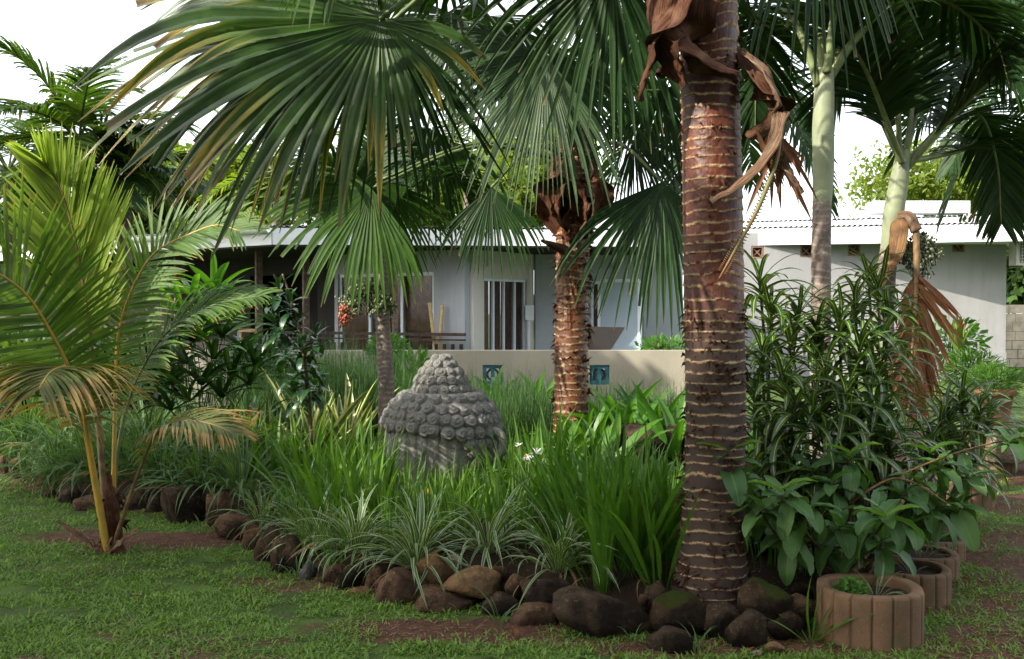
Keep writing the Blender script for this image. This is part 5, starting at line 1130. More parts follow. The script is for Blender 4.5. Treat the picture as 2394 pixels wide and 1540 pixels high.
POOL = {
 'varieg': pool('varieg', 'varieg', .46, .0098, (1.0, 2.5), 'sword', 9, fold=.3, pw=1.4, twist=.4),
 'varieg_fine': pool('varieg_fine', 'varieg', .44, .0075, (.9, 2.3), 'sword', 8, fold=.3, pw=1.4, twist=.5),
 'tuft': pool('tuft', 'tuft', .50, .0075, (.9, 2.3), 'sword', 8, fold=.3, pw=1.4, twist=.5),
 'iris': pool('iris', 'iris', .55, .0125, (.05, .7), 'sword', 9, fold=.25, pw=1.8, twist=.6),
 'iris_dark': pool('iris_dark', 'iris_dark', .78, .017, (.05, .75), 'sword', 9, fold=.25, pw=2.2, twist=.5),
 'crinum': pool('crinum', 'crinum', .60, .040, (.5, 1.9), 'lance', 8, fold=.35, pw=1.6, twist=.4),
 'crinum_dark': pool('crinum_dark', 'iris_dark', .55, .040, (.3, 1.4), 'lance', 7, fold=.35, pw=1.5, twist=.4),
 'croton': pool('croton', 'croton', .50, .0205, (.9, 2.1), 'strap', 9, fold=.3, pw=1.4, wav=.06, twist=.4),
 'mango': pool('mango', 'mango', .235, .050, (.5, 1.5), 'oval', 7, fold=.3, pw=1.0, wav=.07, twist=.3),
 'glossy': pool('glossy', 'glossy', .22, .036, (.3, 1.5), 'oval', 7, fold=.25, pw=1.0, wav=.05, twist=.3),
 'dry': pool('dry', 'dryblade', .40, .008, (1.2, 2.6), 'sword', 5, fold=.5, pw=1.2, twist=1.2),
 'furc': pool('furc', 'furc', 1.05, .062, (.0, .5), 'lance', 6, fold=.5, pw=1.8, twist=.2),
 'ti': pool('ti', 'redtip', .34, .030, (.3, 1.0), 'lance', 6, fold=.35, pw=1.4, twist=.3),
 'aloe': pool('aloe', 'iris_dark', .28, .014, (.2, .9), 'blade', 5, fold=.7, pw=1.2),
 'rhapis': pool('rhapis', 'crinum', .34, .020, (.2, .9), 'strap', 6, fold=.35, pw=1.4, twist=.3),
 'rhapis_dark': pool('rhapis_dark', 'fan_dark', .34, .018, (.3, 1.1), 'strap', 6, fold=.35, pw=1.4, twist=.3),  # shaded lady palm: shade comes with the darker fan leaf colour
 'dracaena': pool('dracaena', 'croton', .30, .02, (.5, 1.3), 'lance', 5, fold=.3),
 'snake': pool('snake', 'furc', .5, .02, (.0, .25), 'lance', 5, fold=.4),
 'yng_mango': pool('yng_mango', 'iris', .19, .038, (.6, 1.3), 'oval', 4, fold=.35, wav=.07),
}
def put(parent, me, base, az, tilt, sc=1.0, roll=0.0, name='leaf'):
    o = bpy.data.objects.new(name, me); C.objects.link(o); o.parent = parent
    o.matrix_local = Matrix.Translation(Vector(np.asarray(base) - worldloc_c(parent))) @ Matrix.Rotation(az, 4, 'Z') @ Matrix.Rotation(tilt, 4, 'Y') @ Matrix.Rotation(roll, 4, 'Z') @ Matrix.Diagonal((sc, sc * (1 if abs(sc) < 9 else 1), sc, 1))
    return o
_wl = {}
def worldloc_c(o):
    if o.name not in _wl: _wl[o.name] = worldloc(o)
    return _wl[o.name]
def gz(x, y): return float(gheight(np.array([x]), np.array([y]))[0])
def clump(name, label, cat, x, Y, n, pl, tilt=(.05, .9), sc=(.75, 1.15), rad=.05, group=None, seed=0, azr=(0, 6.283), yb=None, z=None, h=0.0, tp=1.0, mix=None):
    """tuft of leaves rooted at picture column x, depth Y"""
    X = (x - CX) / FPX * Y; z = gz(X, Y) if z is None else z
    t = thing(name, label, cat, (X, Y, z), group); r = np.random.RandomState(seed + int(x))
    for k in range(n):
        az = azr[0] + (azr[1] - azr[0]) * r.rand(); u = r.rand() ** tp; tl = tilt[0] + (tilt[1] - tilt[0]) * u; rr = rad * (.3 + .7 * u)
        P_ = POOL[mix if (mix and r.rand() < .35) else pl]; m = P_[min(len(P_) - 1, int((u * .6 + .4 * r.rand()) * len(P_)))]
        if n > 25 and r.rand() < .07: m = POOL['dry'][k % 5]; tl = tilt[1] * (.7 + .5 * r.rand())
        put(t, m, (X + rr * math.cos(az), Y + rr * math.sin(az), z - .01 + h * r.rand()), az, tl, sc[0] + (sc[1] - sc[0]) * r.rand(), r.randn() * .3)
    return t
def rosettes(t, heads, pl, nper, tilt=(.3, 1.5), sc=(.8, 1.1), seed=0, stem=None, base=None, stem_r=.009, spiral=.012, stemmat='stemg', young=None, dirs=None):
    """whorls of leaves at the heads (world points), stems leading down to the base"""
    r = np.random.RandomState(seed)
    for hi, hd in enumerate(heads):
        hd = np.asarray(hd, float)
        if base is not None:
            b = np.asarray(base, float) + r.randn(3) * (.05, .04, 0); mid_ = (b + hd) / 2 + np.array((r.randn() * .04, r.randn() * .04, -.03))
            mb = MB(); mb.tube(spline([b, mid_, hd + (0, 0, -.02), hd], 14), np.linspace(stem_r * 1.6, stem_r * .7, 14), 7); mb.build('stem', M[stemmat], t)
            ax = nrm(hd - mid_)
        else: ax = np.array((0, 0, 1.))
        for k in range(nper):
            u = k / nper; az = k * 2.39996 + hi + r.randn() * .15; tl = tilt[1] + (tilt[0] - tilt[1]) * u + r.randn() * .12
            P_ = POOL[young if (young and u > .8) else pl]; m = P_[min(len(P_) - 1, int(((1 - u) * .6 + .4 * r.rand()) * len(P_)))]
            b = hd - ax * spiral * nper * (1 - u)
            put(t, m, b, az, tl, (sc[0] + (sc[1] - sc[0]) * r.rand()) * (1 - .35 * u), r.randn() * .15)

# ---- striped ribbon clumps along the front
VG = 'striped ribbon leaved clumps'
for (x, Y, n, lab, k) in (
  (975, 5.72, 120, 'large clump of white edged ribbon leaves hanging over the domed rock', .05),
  (1305, 5.5, 70, 'smaller clump of white edged ribbon leaves just left of the iris fans', .05),
  (1140, 5.85, 55, 'sparse white striped clump above the golden tan rock', .04),
  (830, 6.0, 100, 'white striped clump above the grey slab stone', .06),
  (745, 6.3, 90, 'white striped clump over the black rock left of the slab', .06),
  (690, 6.75, 90, 'pale striped clump leaning over the bend of the rock edging', .07),
  (610, 7.15, 90, 'pale striped clump at the left end of the bend', .07),
  (700, 7.6, 80, 'pale striped clump behind the bend, before the green blades', .08),
  (800, 6.9, 70, 'upright white striped clump among green blades left of the stone head', .06)):
    clump('ribbon_plant', lab, 'plant', x, Y, n, 'varieg' if Y < 6.6 else 'varieg_fine', (.05, 1.1), (.7, 1.25) if x > 900 else (.6, 1.05), k, VG, 3, mix=None if Y < 6.6 else 'tuft')
for (x, Y, n, lab) in (
  (560, 7.75, 80, 'grassy tuft behind the upright rock with lichen'), (470, 7.95, 90, 'grassy tuft hanging over the wide dark boulder'),
  (380, 8.2, 90, 'grassy tuft directly behind the coconut palm fronds'), (300, 8.4, 80, 'grassy tuft behind the coconut palm stems'),
  (205, 8.6, 90, 'drooping grassy tuft over the tan topped rock at left'), (130, 8.9, 90, 'drooping grassy tuft over the dark rocks far left'),
  (60, 9.9, 70, 'dark grassy tuft above the leftmost rocks'), (10, 10.1, 60, 'dark grassy tuft at the very left edge'), (500, 8.4, 80, 'second row grassy tuft left of the ti plant'), (250, 9.0, 80, 'second row grassy tuft behind the coconut stems'), (340, 9.2, 90, 'tall back row grass tuft right of the coconut stems'), (160, 9.5, 90, 'tall back row grass tuft left of the coconut stems'), (430, 9.0, 90, 'tall back row grass tuft before the shaded lady palm'), (80, 10.2, 90, 'tall back row grass tuft near the left edge'), (560, 9.1, 90, 'tall back row grass tuft beside the ti plant'), (640, 8.8, 80, 'tall grass tuft under the agave plant')):
    clump('grass_tuft', lab, 'plant', x, Y, int(n * 1.3), 'tuft', (.05, .9), (.9, 1.45) if Y < 9.05 or x < 30 else (1.3, 2.1), .12, 'narrow leaved tufts along the left edging', 5)
for (x, Y, lab, sc_) in ((1168, 5.02, 'green grass sprig in front of the squarish dark rock', .55), (1630, 4.62, 'thin grass sprig between the dark boulders by the trunk', .5), (1900, 4.78, 'long grass blades between the rocks and the nearest planter', .7), (1020, 5.3, 'tiny grass sprig below the long flat oval rock', .4), (690, 5.9, 'grass sprig at the foot of the dark upright rock', .45), (470, 7.1, 'small weed beside the reddish stone on the bare soil', .4), (230, 7.6, 'pale weed sprig left of the coconut palm base', .45), (1480, 4.72, 'small weed under the largest black boulder', .35), (2330, 6.3, 'grass sprig on the soil right of the planters', .5)):
    clump('grass_sprig', lab, 'grass', x, Y, 12, 'iris' if sc_ > .6 else 'tuft', (.0, .9), (.5 * sc_, sc_), .02, None, 6, z=0.01)
# ---- green blade bed around the stone head
IG = 'green sword leaved clumps around the stone head'
sp = [(860, 6.5), (930, 6.7), (1000, 6.5), (1075, 6.7), (1150, 6.5), (1215, 6.7), (790, 7.0), (870, 7.2), (950, 7.3), (1040, 7.25), (1120, 7.2), (1190, 7.2), (1260, 7.0), (730, 7.5), (800, 7.8), (860, 8.1), (640, 8.0), (580, 8.3), (700, 8.3), (1290, 7.6), (1240, 8.0), (520, 8.7), (770, 6.6), (900, 6.3), (1080, 6.2), (1180, 6.15)]
ordn = ['leftmost', 'second from left', 'third from left', 'fourth from left', 'fifth from left', 'sixth from left', 'seventh from left', 'eighth from left', 'ninth from left', 'tenth from left']
rowsw = [('front row of sword leaves', 0, 6.45), ('second row of sword leaves', 6.45, 6.9), ('row of sword leaves touching the stone head', 6.9, 7.4), ('back row of sword leaves around the head', 7.4, 99)]
for (rl, ya, yb_) in rowsw:
    row = sorted([q for q in sp if ya <= q[1] < yb_])
    for k, (x, Y) in enumerate(row): clump('sword_plant', ordn[k] + ' in the ' + rl, 'plant', x, Y, 36, 'iris', (.0, .55), (.35, .82) if ya < 7.4 and 880 < x < 1200 else (.45, 1.3), .17, IG, 11 + k)
for (x, Y, n, lab) in ((1480, 5.45, 75, 'big fan of long dark green sword leaves just left of the large trunk'), (1375, 5.75, 60, 'long green sword leaves left of the big fan by the trunk'), (1555, 5.7, 55, 'long green sword leaves tucked against the large trunk'), (1420, 6.2, 50, 'long sword leaves behind the big fan'), (1320, 6.3, 50, 'long sword leaves right of the white flowers'), (1410, 5.32, 34, 'short sword leaves directly behind the largest black boulder'), (1545, 5.28, 34, 'short sword leaves between the boulder and the large trunk')):
    clump('iris_clump', lab, 'plant', x, Y, n, 'iris_dark', (.0, .62), (.7, 1.05), .10, 'long leaved iris clumps beside the large trunk', 21)
# ---- broad strap lilies
for (x, Y, n, pl, lab, sc_) in (
  (1310, 7.5, 16, 'crinum_dark', 'broad leaved lily just right of the stone head', 1.1), (1400, 7.9, 18, 'crinum_dark', 'broad leaved lily in front of the middle palm', 1.2), (1460, 8.7, 18, 'crinum', 'sunlit broad leaved lily right of the middle palm', 1.0),
  (1540, 8.9, 18, 'crinum', 'bright sunlit lily beside the large trunk', 1.0), (1590, 9.3, 16, 'crinum', 'bright lily half hidden by the large trunk', 1.0), (1380, 9.0, 14, 'crinum', 'sunlit lily at the foot of the middle palm', .9), (1500, 9.6, 16, 'crinum', 'bright lily in front of the sunlit garden wall', 1.1), (1440, 9.3, 16, 'crinum', 'bright lily between the middle palm and the wall shadow', 1.1), (1570, 8.2, 16, 'crinum', 'bright lily behind the pitted boulder', 1.0),
  (840, 8.6, 14, 'crinum_dark', 'dark broad leaved lily left of the stone head', .75), (760, 8.9, 14, 'crinum_dark', 'dark broad leaved lily below the small glossy tree', .75), (900, 8.4, 12, 'crinum', 'fresh green lily at the left side of the stone head', .6), (1470, 6.7, 14, 'crinum_dark', 'dark broad leaved lily below the pitted boulder', .8), (1700, 8.4, 16, 'crinum', 'yellow green lily glowing behind the croton', .9), (1790, 8.0, 16, 'crinum', 'yellow green lily in the gap under the croton', .9)):
    clump('lily_plant', lab, 'plant', x, Y, int(n * 1.3), pl, (.05, .8), ((1.05 if pl == 'crinum' and x > 1350 else .8) * sc_, (1.5 if pl == 'crinum' and x > 1350 else 1.15) * sc_), .05, 'broad leaved lilies', 31)
# ---- furcraea
for (x, Y, n, lab, sc_, tr) in ((725, 9.0, 26, 'large striped agave like plant left of the small palm trunk', .95, 1.0), (800, 9.3, 16, 'upright striped agave like plant against the small palm trunk', .8, .5), (620, 9.2, 14, 'striped agave like plant behind the ti plant', .7, .9)):
    clump('agave_plant', lab, 'plant', x, Y, n, 'furc', (.05, tr), (.6 * sc_, 1.1 * sc_), .05, 'striped agave like plants', 41)
clump('ti_plant', 'yellow green ti plant with one reddish leaf left of the agave', 'plant', 572, 8.3, 15, 'ti', (.1, .85), (.8, 1.2), .02, None, 51, h=.05, z=.42)
clump('ti_plant', 'low ti plant with orange tinted leaves between left tufts', 'plant', 490, 8.9, 12, 'ti', (.1, .85), (.7, 1.0), .02, None, 52, z=.3)
# ---- small glossy tree
gy_ = 8.5; gt = thing('glossy_tree', 'small slim tree with dark glossy leaves before the veranda', 'tree', P(725, 1010, gy_))
pts = spline([P(728, 1040, gy_), P(722, 930, gy_), P(705, 800, gy_), P(680, 700, gy_), P(660, 640, gy_)], 30)
mb = MB(); mb.tube(pts, np.linspace(.016, .008, 30), 8); mb.build('trunk', M['wood'], gt)
hd = [P(x, y, gy_ + d) for x, y, d in ((652, 665, 0), (640, 700, .05), (676, 700, -.05), (690, 745, .0), (650, 755, .06), (705, 800, -.04), (670, 810, .05), (725, 835, 0), (690, 855, -.06), (738, 775, .05), (715, 895, 0), (690, 905, .05), (735, 880, -.05), (640, 735, 0))]
rosettes(gt, hd, 'glossy', 11, (.25, 1.7), (.8, 1.2), 61, spiral=.012)
# ---- crotons
CG = 'croton bushes with yellow ribbed leaves'
for (lab, bx0, bY, heads, sd) in (
  ('tall croton rising directly right of the large trunk', 1810, 6.5, [(1775, 650, 6.7), (1800, 720, 6.6), (1850, 770, 6.5), (1780, 820, 6.3), (1830, 880, 6.1), (1770, 930, 6.2), (1870, 720, 6.9), (1800, 1010, 6.0), (1860, 940, 5.9)], 71),
  ('wide croton in the middle of the group with arching leaves', 1940, 6.4, [(1910, 760, 6.6), (1960, 740, 6.5), (1930, 860, 6.2), (2000, 700, 6.6), (2010, 800, 6.3), (1980, 910, 6.0), (1900, 960, 5.9), (1990, 1000, 5.9), (1930, 1040, 5.8)], 72),
  ('croton directly left of the hanging dead brown frond', 2060, 6.5, [(2050, 660, 6.9), (2075, 730, 6.7), (2060, 800, 6.5), (2040, 860, 6.3), (2050, 900, 6.2), (2050, 960, 6.1), (2080, 1040, 6.0), (2040, 1040, 6.0), (2030, 640, 7.1)], 73),
  ('lower croton between the dead frond and the terracotta pot', 2220, 6.9, [(2215, 960, 6.9), (2250, 920, 7.0), (2290, 950, 6.9), (2200, 980, 6.6), (2250, 1030, 6.7), (2320, 960, 7.2), (2170, 1050, 6.5), (2220, 1080, 6.5)], 74),
  ('shaded low croton at the right foot of the large trunk', 1850, 5.9, [(1760, 1100, 5.8), (1830, 1120, 5.9), (1920, 1130, 6.0), (1770, 1200, 5.7), (1990, 1130, 5.9), (2080, 1130, 6.0), (1870, 1220, 5.8), (1790, 1060, 6.1)], 75)):
    b0 = P(bx0, 1200, bY); cr = thing('croton_bush', lab, 'shrub', (b0[0], bY, .1), CG)
    rosettes(cr, [P(*h) for h in heads], 'croton', 26, (.3, 1.5), (.8, 1.1), sd, base=(b0[0], bY, .1), spiral=.0075)
# ---- broad leaved shrub in front of them, branch by branch
mg = thing('broad_leaf_shrub', 'leafy shrub with broad wavy leaves spreading over the ring planters', 'shrub', (P(1960, 1330, 5.4)[0], 5.5, .1))
MH = [(1690, 1075, 5.1), (1725, 1115, 5.15), (1830, 1160, 4.95), (1780, 1190, 5.0), (1880, 1185, 5.05), (1945, 1125, 5.5), (1985, 1070, 5.6), (2045, 1190, 5.3), (2110, 1150, 5.5), (2070, 1205, 5.0), (1960, 1230, 5.2), (2060, 1265, 5.1), (2150, 1120, 5.6), (2200, 1080, 5.7), (2270, 1110, 5.8), (2250, 1180, 5.7), (2190, 1180, 5.6), (1830, 1255, 5.1), (1740, 1155, 5.3), (1930, 1280, 5.3), (2130, 1225, 5.5), (1900, 1100, 5.7), (2020, 960, 6.2), (2050, 940, 6.1)]
rosettes(mg, [P(*h) for h in MH], 'mango', 9, (.5, 2.1), (.85, 1.2), 81, base=(P(1980, 1330, 5.5)[0], 5.5, .12), stem_r=.006, spiral=.006, stemmat='wood')
for (x, y, Y) in ((1822, 1150, 4.92), (2068, 1212, 4.9), (1700, 1060, 5.08), (1985, 1062, 5.55), (2172, 1060, 5.6)):
    for k in range(2): put(mg, POOL['yng_mango'][k], P(x, y, Y), (-.5 if k else 3.4) + .3 * k, 1.0 - .1 * k, 1.0, 0)
mb = MB(); mb.tube(spline([P(1985, 1175, 5.5), P(2080, 1120, 5.5), P(2150, 1135, 5.45), P(2210, 1175, 5.4)], 24), np.linspace(.008, .005, 24), 6); mb.build('branch', M['petiole_b'], mg)
mb = MB(); mb.tube(spline([P(2080, 1120, 5.6), P(2200, 1070, 5.6), P(2300, 1040, 5.7), P(2400, 1020, 5.8)], 24), np.linspace(.006, .004, 24), 6); mb.build('branch', M['petiole_b'], mg)
rosettes(mg, [P(2355, 1030, 5.7), P(2390, 1010, 5.8)], 'mango', 7, (.5, 1.7), (.7, .95), 83, spiral=.004)
# ---- lower dark filling: snake plants and stems behind the rocks right of the trunk
for (x, Y, n, lab) in ((1800, 5.5, 16, 'dark upright blades in the shade right of the large trunk'), (1870, 5.6, 16, 'dark upright blades behind the mossy topped rock'), (1960, 5.7, 14, 'dark upright blades behind the front ring planter')):
    clump('snake_plant', lab, 'plant', x, Y, n, 'iris_dark', (.0, .25), (.4, .7), .09, 'dark upright blades in the shade', 91)
# ---- planter plants
for k, (pl_, lab, n, kd, sc_) in enumerate(((0, 'small trailing bright leaved plant in the nearest ring planter', 0, None, 0), (0, 'thin grassy sprout in the nearest ring planter', 16, 'varieg_fine', .45), (1, 'sparse grassy sprout in the second ring planter', 12, 'varieg_fine', .5), (2, 'thin weed in the third ring planter', 10, 'varieg_fine', .5), (3, 'aloe with thick spiky leaves in the fourth ring planter', 14, 'aloe', .9), (4, 'small aloe in the fifth ring planter', 12, 'aloe', .8), (5, 'grassy plant in the sixth ring planter', 16, 'varieg_fine', .6), (6, 'grassy plant in the furthest ring planter', 16, 'varieg_fine', .7))):
    c = PL[pl_][1]
    if n:
        x = (c[0] + (.02 if pl_ else .03)) / c[1] * FPX + CX; clump('potted_sprout', lab, 'plant', x, c[1] - .02, n, kd, (.1, 1.2), (.7 * sc_, 1.2 * sc_), .04, None, 95 + k, z=c[2])
c = PL[0][1]; tr = thing('trailing_plant', 'small bushy bright leaved plant at the left of the nearest ring planter', 'plant', c + (-.11, -.03, 0))
r = np.random.RandomState(5); n = 260; mb = MB(); d = nrm(r.randn(n, 3)); d[:, 2] = np.abs(d[:, 2]); P0 = c + np.array((-.11, -.04, .0)) + d * np.array((.085, .07, .085)) * r.rand(n, 1) ** .4
mb.ribs(P0, d + .5 * r.randn(n, 3), .022 + .01 * r.rand(n), np.outer(.007 + .003 * r.rand(n), profile(3, 'oval')), d, rnd=r.rand(n)); mb.build('leaves', M['crinum'], tr)
mb = MB()
for k in range(9): mb.tube([c + (-.11, -.04, -.01), c + np.array((-.11, -.04, 0)) + d[k * 7] * .08], .0018, 4)
mb.build('stems', M['stemg'], tr)
def bushlet(name, label, c, rx, rz, n, mat, L=.04, W=.006, seed=0, up=.5, kind='lance'):
    r = np.random.RandomState(seed); t = thing(name, label, 'plant', c - np.array((0, 0, rz * .9))); d = nrm(r.randn(n, 3)); P0 = c + d * (rx, rx * .8, rz) * r.rand(n, 1) ** .4
    mb = MB(); mb.ribs(P0, d + (0, 0, up) + .5 * r.randn(n, 3), L * (.6 + .8 * r.rand(n)), np.outer(W * (.6 + .8 * r.rand(n)), profile(4, kind)), d + .3 * r.randn(n, 3), droop=r.rand(n), rnd=r.rand(n)); mb.build('leaves', M[mat], t)
    mb = MB()
    for k in range(14): e = c + d[k] * (rx, rx * .8, rz) * .8; mb.tube(spline([c - (0, 0, rz), (c + e) / 2, e], 6), .004, 4)
    mb.build('stems', M['stemg'], t); return t
bushlet('fern_bush', 'fine grey green feathery bush in the terracotta pot', g_pot + (0, 0, .08), .26, .15, 1500, 'iris_dark', .09, .004, 3)
bushlet('fern_bush', 'soft feathery grey green bush by the annex corner', P(2265, 865, 11.5), .34, .22, 1400, 'iris_dark', .10, .006, 4)
bushlet('leafy_shrub', 'thin bright green twiggy shrub in front of the annex wall', P(2225, 795, 12.2), .38, .26, 240, 'crinum', .12, .022, 5)
clump('variegated_shrub', 'pale yellow leaved shoot beside the hanging dead frond', 'plant', 2240, 11.8, 12, 'ti', (.0, .4), (.9, 1.3), .06, None, 97, z=P(0, 820, 11.8)[2])
# ---- rhapis palms (fans of broad fingers) behind the coconut palm
def rhapis(label, cx_, Yc, heads, pl, seed):
    t = thing('lady_palm', label, 'palm', (P(cx_, 900, Yc)[0], Yc, .1), 'lady palms behind the young coconut palm'); r = np.random.RandomState(seed)
    for (x, y, dY, s_) in heads:
        s_ = s_ * 1.5
        hd = P(x, y, Yc + dY); b = np.array((P(cx_, 900, Yc)[0] + r.randn() * .1, Yc + r.randn() * .1, .1)); mb = MB(); mb.tube(spline([b, (b + hd) / 2 + (0, 0, .08), hd], 12), np.linspace(.012, .004, 12), 6); mb.build('stem', M['stemg'], t)
        out_ = nrm(hd - b + np.array((0, -.4, .0))); A = nrm(out_ + (0, 0, .3)); N_ = nrm(np.cross(A, np.cross((0, 0, 1.), A)) + 1e-6)
        az0 = math.atan2(A[1], A[0]) + r.randn() * .4
        for k in range(9):
            a = az0 + (k - 4) * .5; put(t, POOL[pl][(k + seed) % 6], hd, a, .75 + .35 * abs(k - 4) / 4 + r.randn() * .12, s_ * (1 - .06 * abs(k - 4)), r.randn() * .2)
    return t
rhapis('sunlit bright green lady palm against the dark veranda', 480, 9.9, [(450, 700, 0, 1.2), (500, 690, .1, 1.2), (420, 740, -.1, 1.1), (540, 745, 0, 1.0), (480, 760, -.3, 1.1), (400, 690, .2, 1.1), (520, 720, .3, 1), (460, 800, -.2, 1)], 'rhapis', 3)
rhapis('shaded dark green lady palm below the sunlit one', 470, 9.2, [(450, 800, 0, 1.2), (520, 790, .1, 1.1), (400, 960, -.4, 1.0), (600, 860, 0, 1.0), (350, 920, -.2, 1.0), (580, 900, -.2, 1), (430, 850, 0, 1.1), (500, 840, -.1, 1.1), (400, 900, -.3, 1.0), (470, 900, -.3, 1.1), (540, 880, 0, 1.1), (360, 870, .1, 1), (520, 930, -.2, 1), (440, 940, -.3, 1), (560, 820, .2, .9), (380, 820, 0, 1)], 'rhapis_dark', 5)
# ---- tall grass along the wall (one mass per stretch)
def grassmass(name, label, x0, x1, y0, y1, n, L, W, mat, seed, spread=.55, drp=1.6):
    r = np.random.RandomState(seed); nt_ = n // 16; Y = y0 + (y1 - y0) * r.rand(nt_); X = ((x0 + (x1 - x0) * r.rand(nt_)) - CX) / FPX * Y
    X = np.repeat(X, 16) + r.randn(nt_ * 16) * .05; Y = np.repeat(Y, 16) + r.randn(nt_ * 16) * .05; ib = inside(X, Y, BED); X = X[ib]; Y = Y[ib]; n = len(X); ph = r.rand(n) * 6.283; tl = spread * r.rand(n)
    D = np.stack([np.cos(ph) * np.sin(tl), np.sin(ph) * np.sin(tl), np.cos(tl)], 1); Nn = np.stack([-np.cos(ph) * np.cos(tl), -np.sin(ph) * np.cos(tl), np.sin(tl)], 1)
    mb = MB(); mb.ribs(np.stack([X, Y, gheight(X, Y)], 1), D, L * (.55 + .6 * r.rand(n)), np.outer(W * (.6 + .7 * r.rand(n)), profile(7, 'blade', .08)), Nn, droop=drp * (.3 + r.rand(n)), s0=.25, pw=1.5, rnd=r.rand(n), fold=.3)
    return tag(mb.build(name, M[mat]), label, 'grass', kind='stuff')
grassmass('fountain_grass', 'tall arching fountain grass in front of the wall left of the stone head', 560, 960, 10.4, 13.2, 8000, 1.25, .0055, 'grasst', 2, .7, 3.2)
grassmass('fountain_grass', 'tall arching grass between the stone head and the middle palm', 1080, 1320, 9.6, 13.0, 3200, .85, .0050, 'grasst', 3, .7, 2.8)
grassmass('fountain_grass', 'thin grass in front of the sunlit wall by the large trunk', 1380, 1640, 10.0, 13.2, 1700, .75, .0045, 'grasst', 4, .7, 2.4)
grassmass('fountain_grass', 'shaded grass filling the bed behind the young coconut palm', 0, 600, 8.6, 12.5, 6500, .55, .006, 'grasst', 5, .8, 2.8)
grassmass('undergrowth', 'low shaded blades filling the gaps under the clumps', 640, 1700, 5.9, 9.5, 5200, .30, .006, 'iris_dark', 6, .5, .8)
grassmass('undergrowth', 'low dark leaves filling the gaps under the crotons', 1700, 2300, 5.8, 9.5, 5000, .38, .010, 'glossy', 7, .7, .8)
for (x, Y, lab) in ((1160, 11.5, 'lone tall bright cane grass before the left part of the wall'), (1265, 11.2, 'broad bright cane grass stem right of the stone head')):
    clump('cane_grass', lab, 'grass', x, Y, 9, 'crinum', (.0, .4), (.9, 1.2), .08, None, 7, z=.35)
# leafy young plants near the small palm base
bushlet('leafy_shrub', 'fresh green shrub at the railing behind the small palm trunk', P(905, 815, 12.6), .25, .16, 420, 'crinum', .09, .014, 8)
bushlet('leafy_shrub', 'green leaf sprig against the wall right of the small palm trunk', P(970, 860, 12.0), .25, .15, 160, 'crinum', .14, .016, 9)
for k, (x, y, Y, rx, lab) in enumerate(((130, 905, 11.0, .55, 'dark leafy bush behind the drooping brown coconut frond'), (250, 890, 11.2, .5, 'dark leafy bush directly behind the coconut palm stems'), (345, 860, 11.6, .55, 'dark leafy bush between the coconut palm and the lady palms'), (20, 950, 10.8, .45, 'dark low bush above the leftmost rocks'), (600, 880, 11.4, .45, 'dark leafy bush left of the striped agave'))):
    bushlet('leafy_shrub', lab, P(x, y, Y), rx, .42, 900, 'glossy', .14, .022, 60 + k)
bushlet('leafy_shrub', 'dark leafy shrub with bronze leaves at the left edge behind the palm', P(60, 860, 12.5), 1.0, .45, 1500, 'tree_g', .12, .03, 10)
bushlet('leafy_shrub', 'low green plants around the small rock behind the wall', P(1560, 812, 14.3), .45, .12, 300, 'crinum', .10, .02, 11)
# plant pot leaves on the veranda
clump('potted_plant', 'small potted plant with pointed leaves on the veranda beside the bamboo', 'plant', 1052, 18.9, 9, 'crinum', (.1, .6), (.45, .7), .04, None, 13, z=1.0)
# ---- flowers
M['petal_w'] = leaf_mat('white_petal', (.75, .75, .72), (.8, .8, .78), .3, .5, tcol=(1, 1, 1)); M['petal_y'] = leaf_mat('yellow_petal', (.75, .5, .04), (.8, .6, .06), .3, .5)
def flower(label, x, y, Y, n, L, W, mat, seed, tilt=(.5, 1.5), grp=None):
    c = P(x, y, Y); t = thing('flower', label, 'flower', (c[0], c[1], .2), grp); r = np.random.RandomState(seed); ph = r.rand(n) * 6.283; tl = tilt[0] + (tilt[1] - tilt[0]) * r.rand(n)
    D = np.stack([np.cos(ph) * np.sin(tl), np.sin(ph) * np.sin(tl), np.cos(tl)], 1); mb = MB(); mb.ribs(np.repeat(c[None], n, 0), D, L * (.8 + .3 * r.rand(n)), np.outer(np.full(n, W), profile(4, 'lance')), -D[:, [0, 1, 2]] * (1, 1, -1), .4, rnd=r.rand(n)); mb.build('petals', M[mat], t)
    mb = MB(); mb.tube(spline([np.array((c[0] + .02, c[1] + .02, .2)), (c + (c[0] + .02, c[1], .2)) / 2, c], 8), .004, 5); mb.build('stem', M['stemg'], t)
FG = 'white spiky flowers right of the stone head'
flower('largest white spiky flower right of the stone head', 1252, 1062, 6.5, 30, .055, .007, 'petal_w', 1, grp=FG); flower('lower white flower below the largest one', 1236, 1076, 6.45, 22, .05, .007, 'petal_w', 2, grp=FG)
flower('smaller faded white flower at upper left of the group', 1212, 1042, 6.55, 18, .035, .005, 'petal_w', 3, grp=FG); flower('white flower just right of the largest one', 1264, 1080, 6.5, 18, .04, .006, 'petal_w', 4, grp=FG)
for k, (x, y, lab) in enumerate(((1269, 1118, 'yellow bud, left one of a close pair right of the head'), (1277, 1124, 'yellow bud, right one of a close pair right of the head'), (1000, 1155, 'single yellow bud low in front of the stone head'), (1228, 1072, 'yellow bud beside the white flowers'))):
    flower(lab, x, y, 6.3, 6, .035, .005, 'petal_y', 20 + k, (0, .2), 'yellow flower buds')
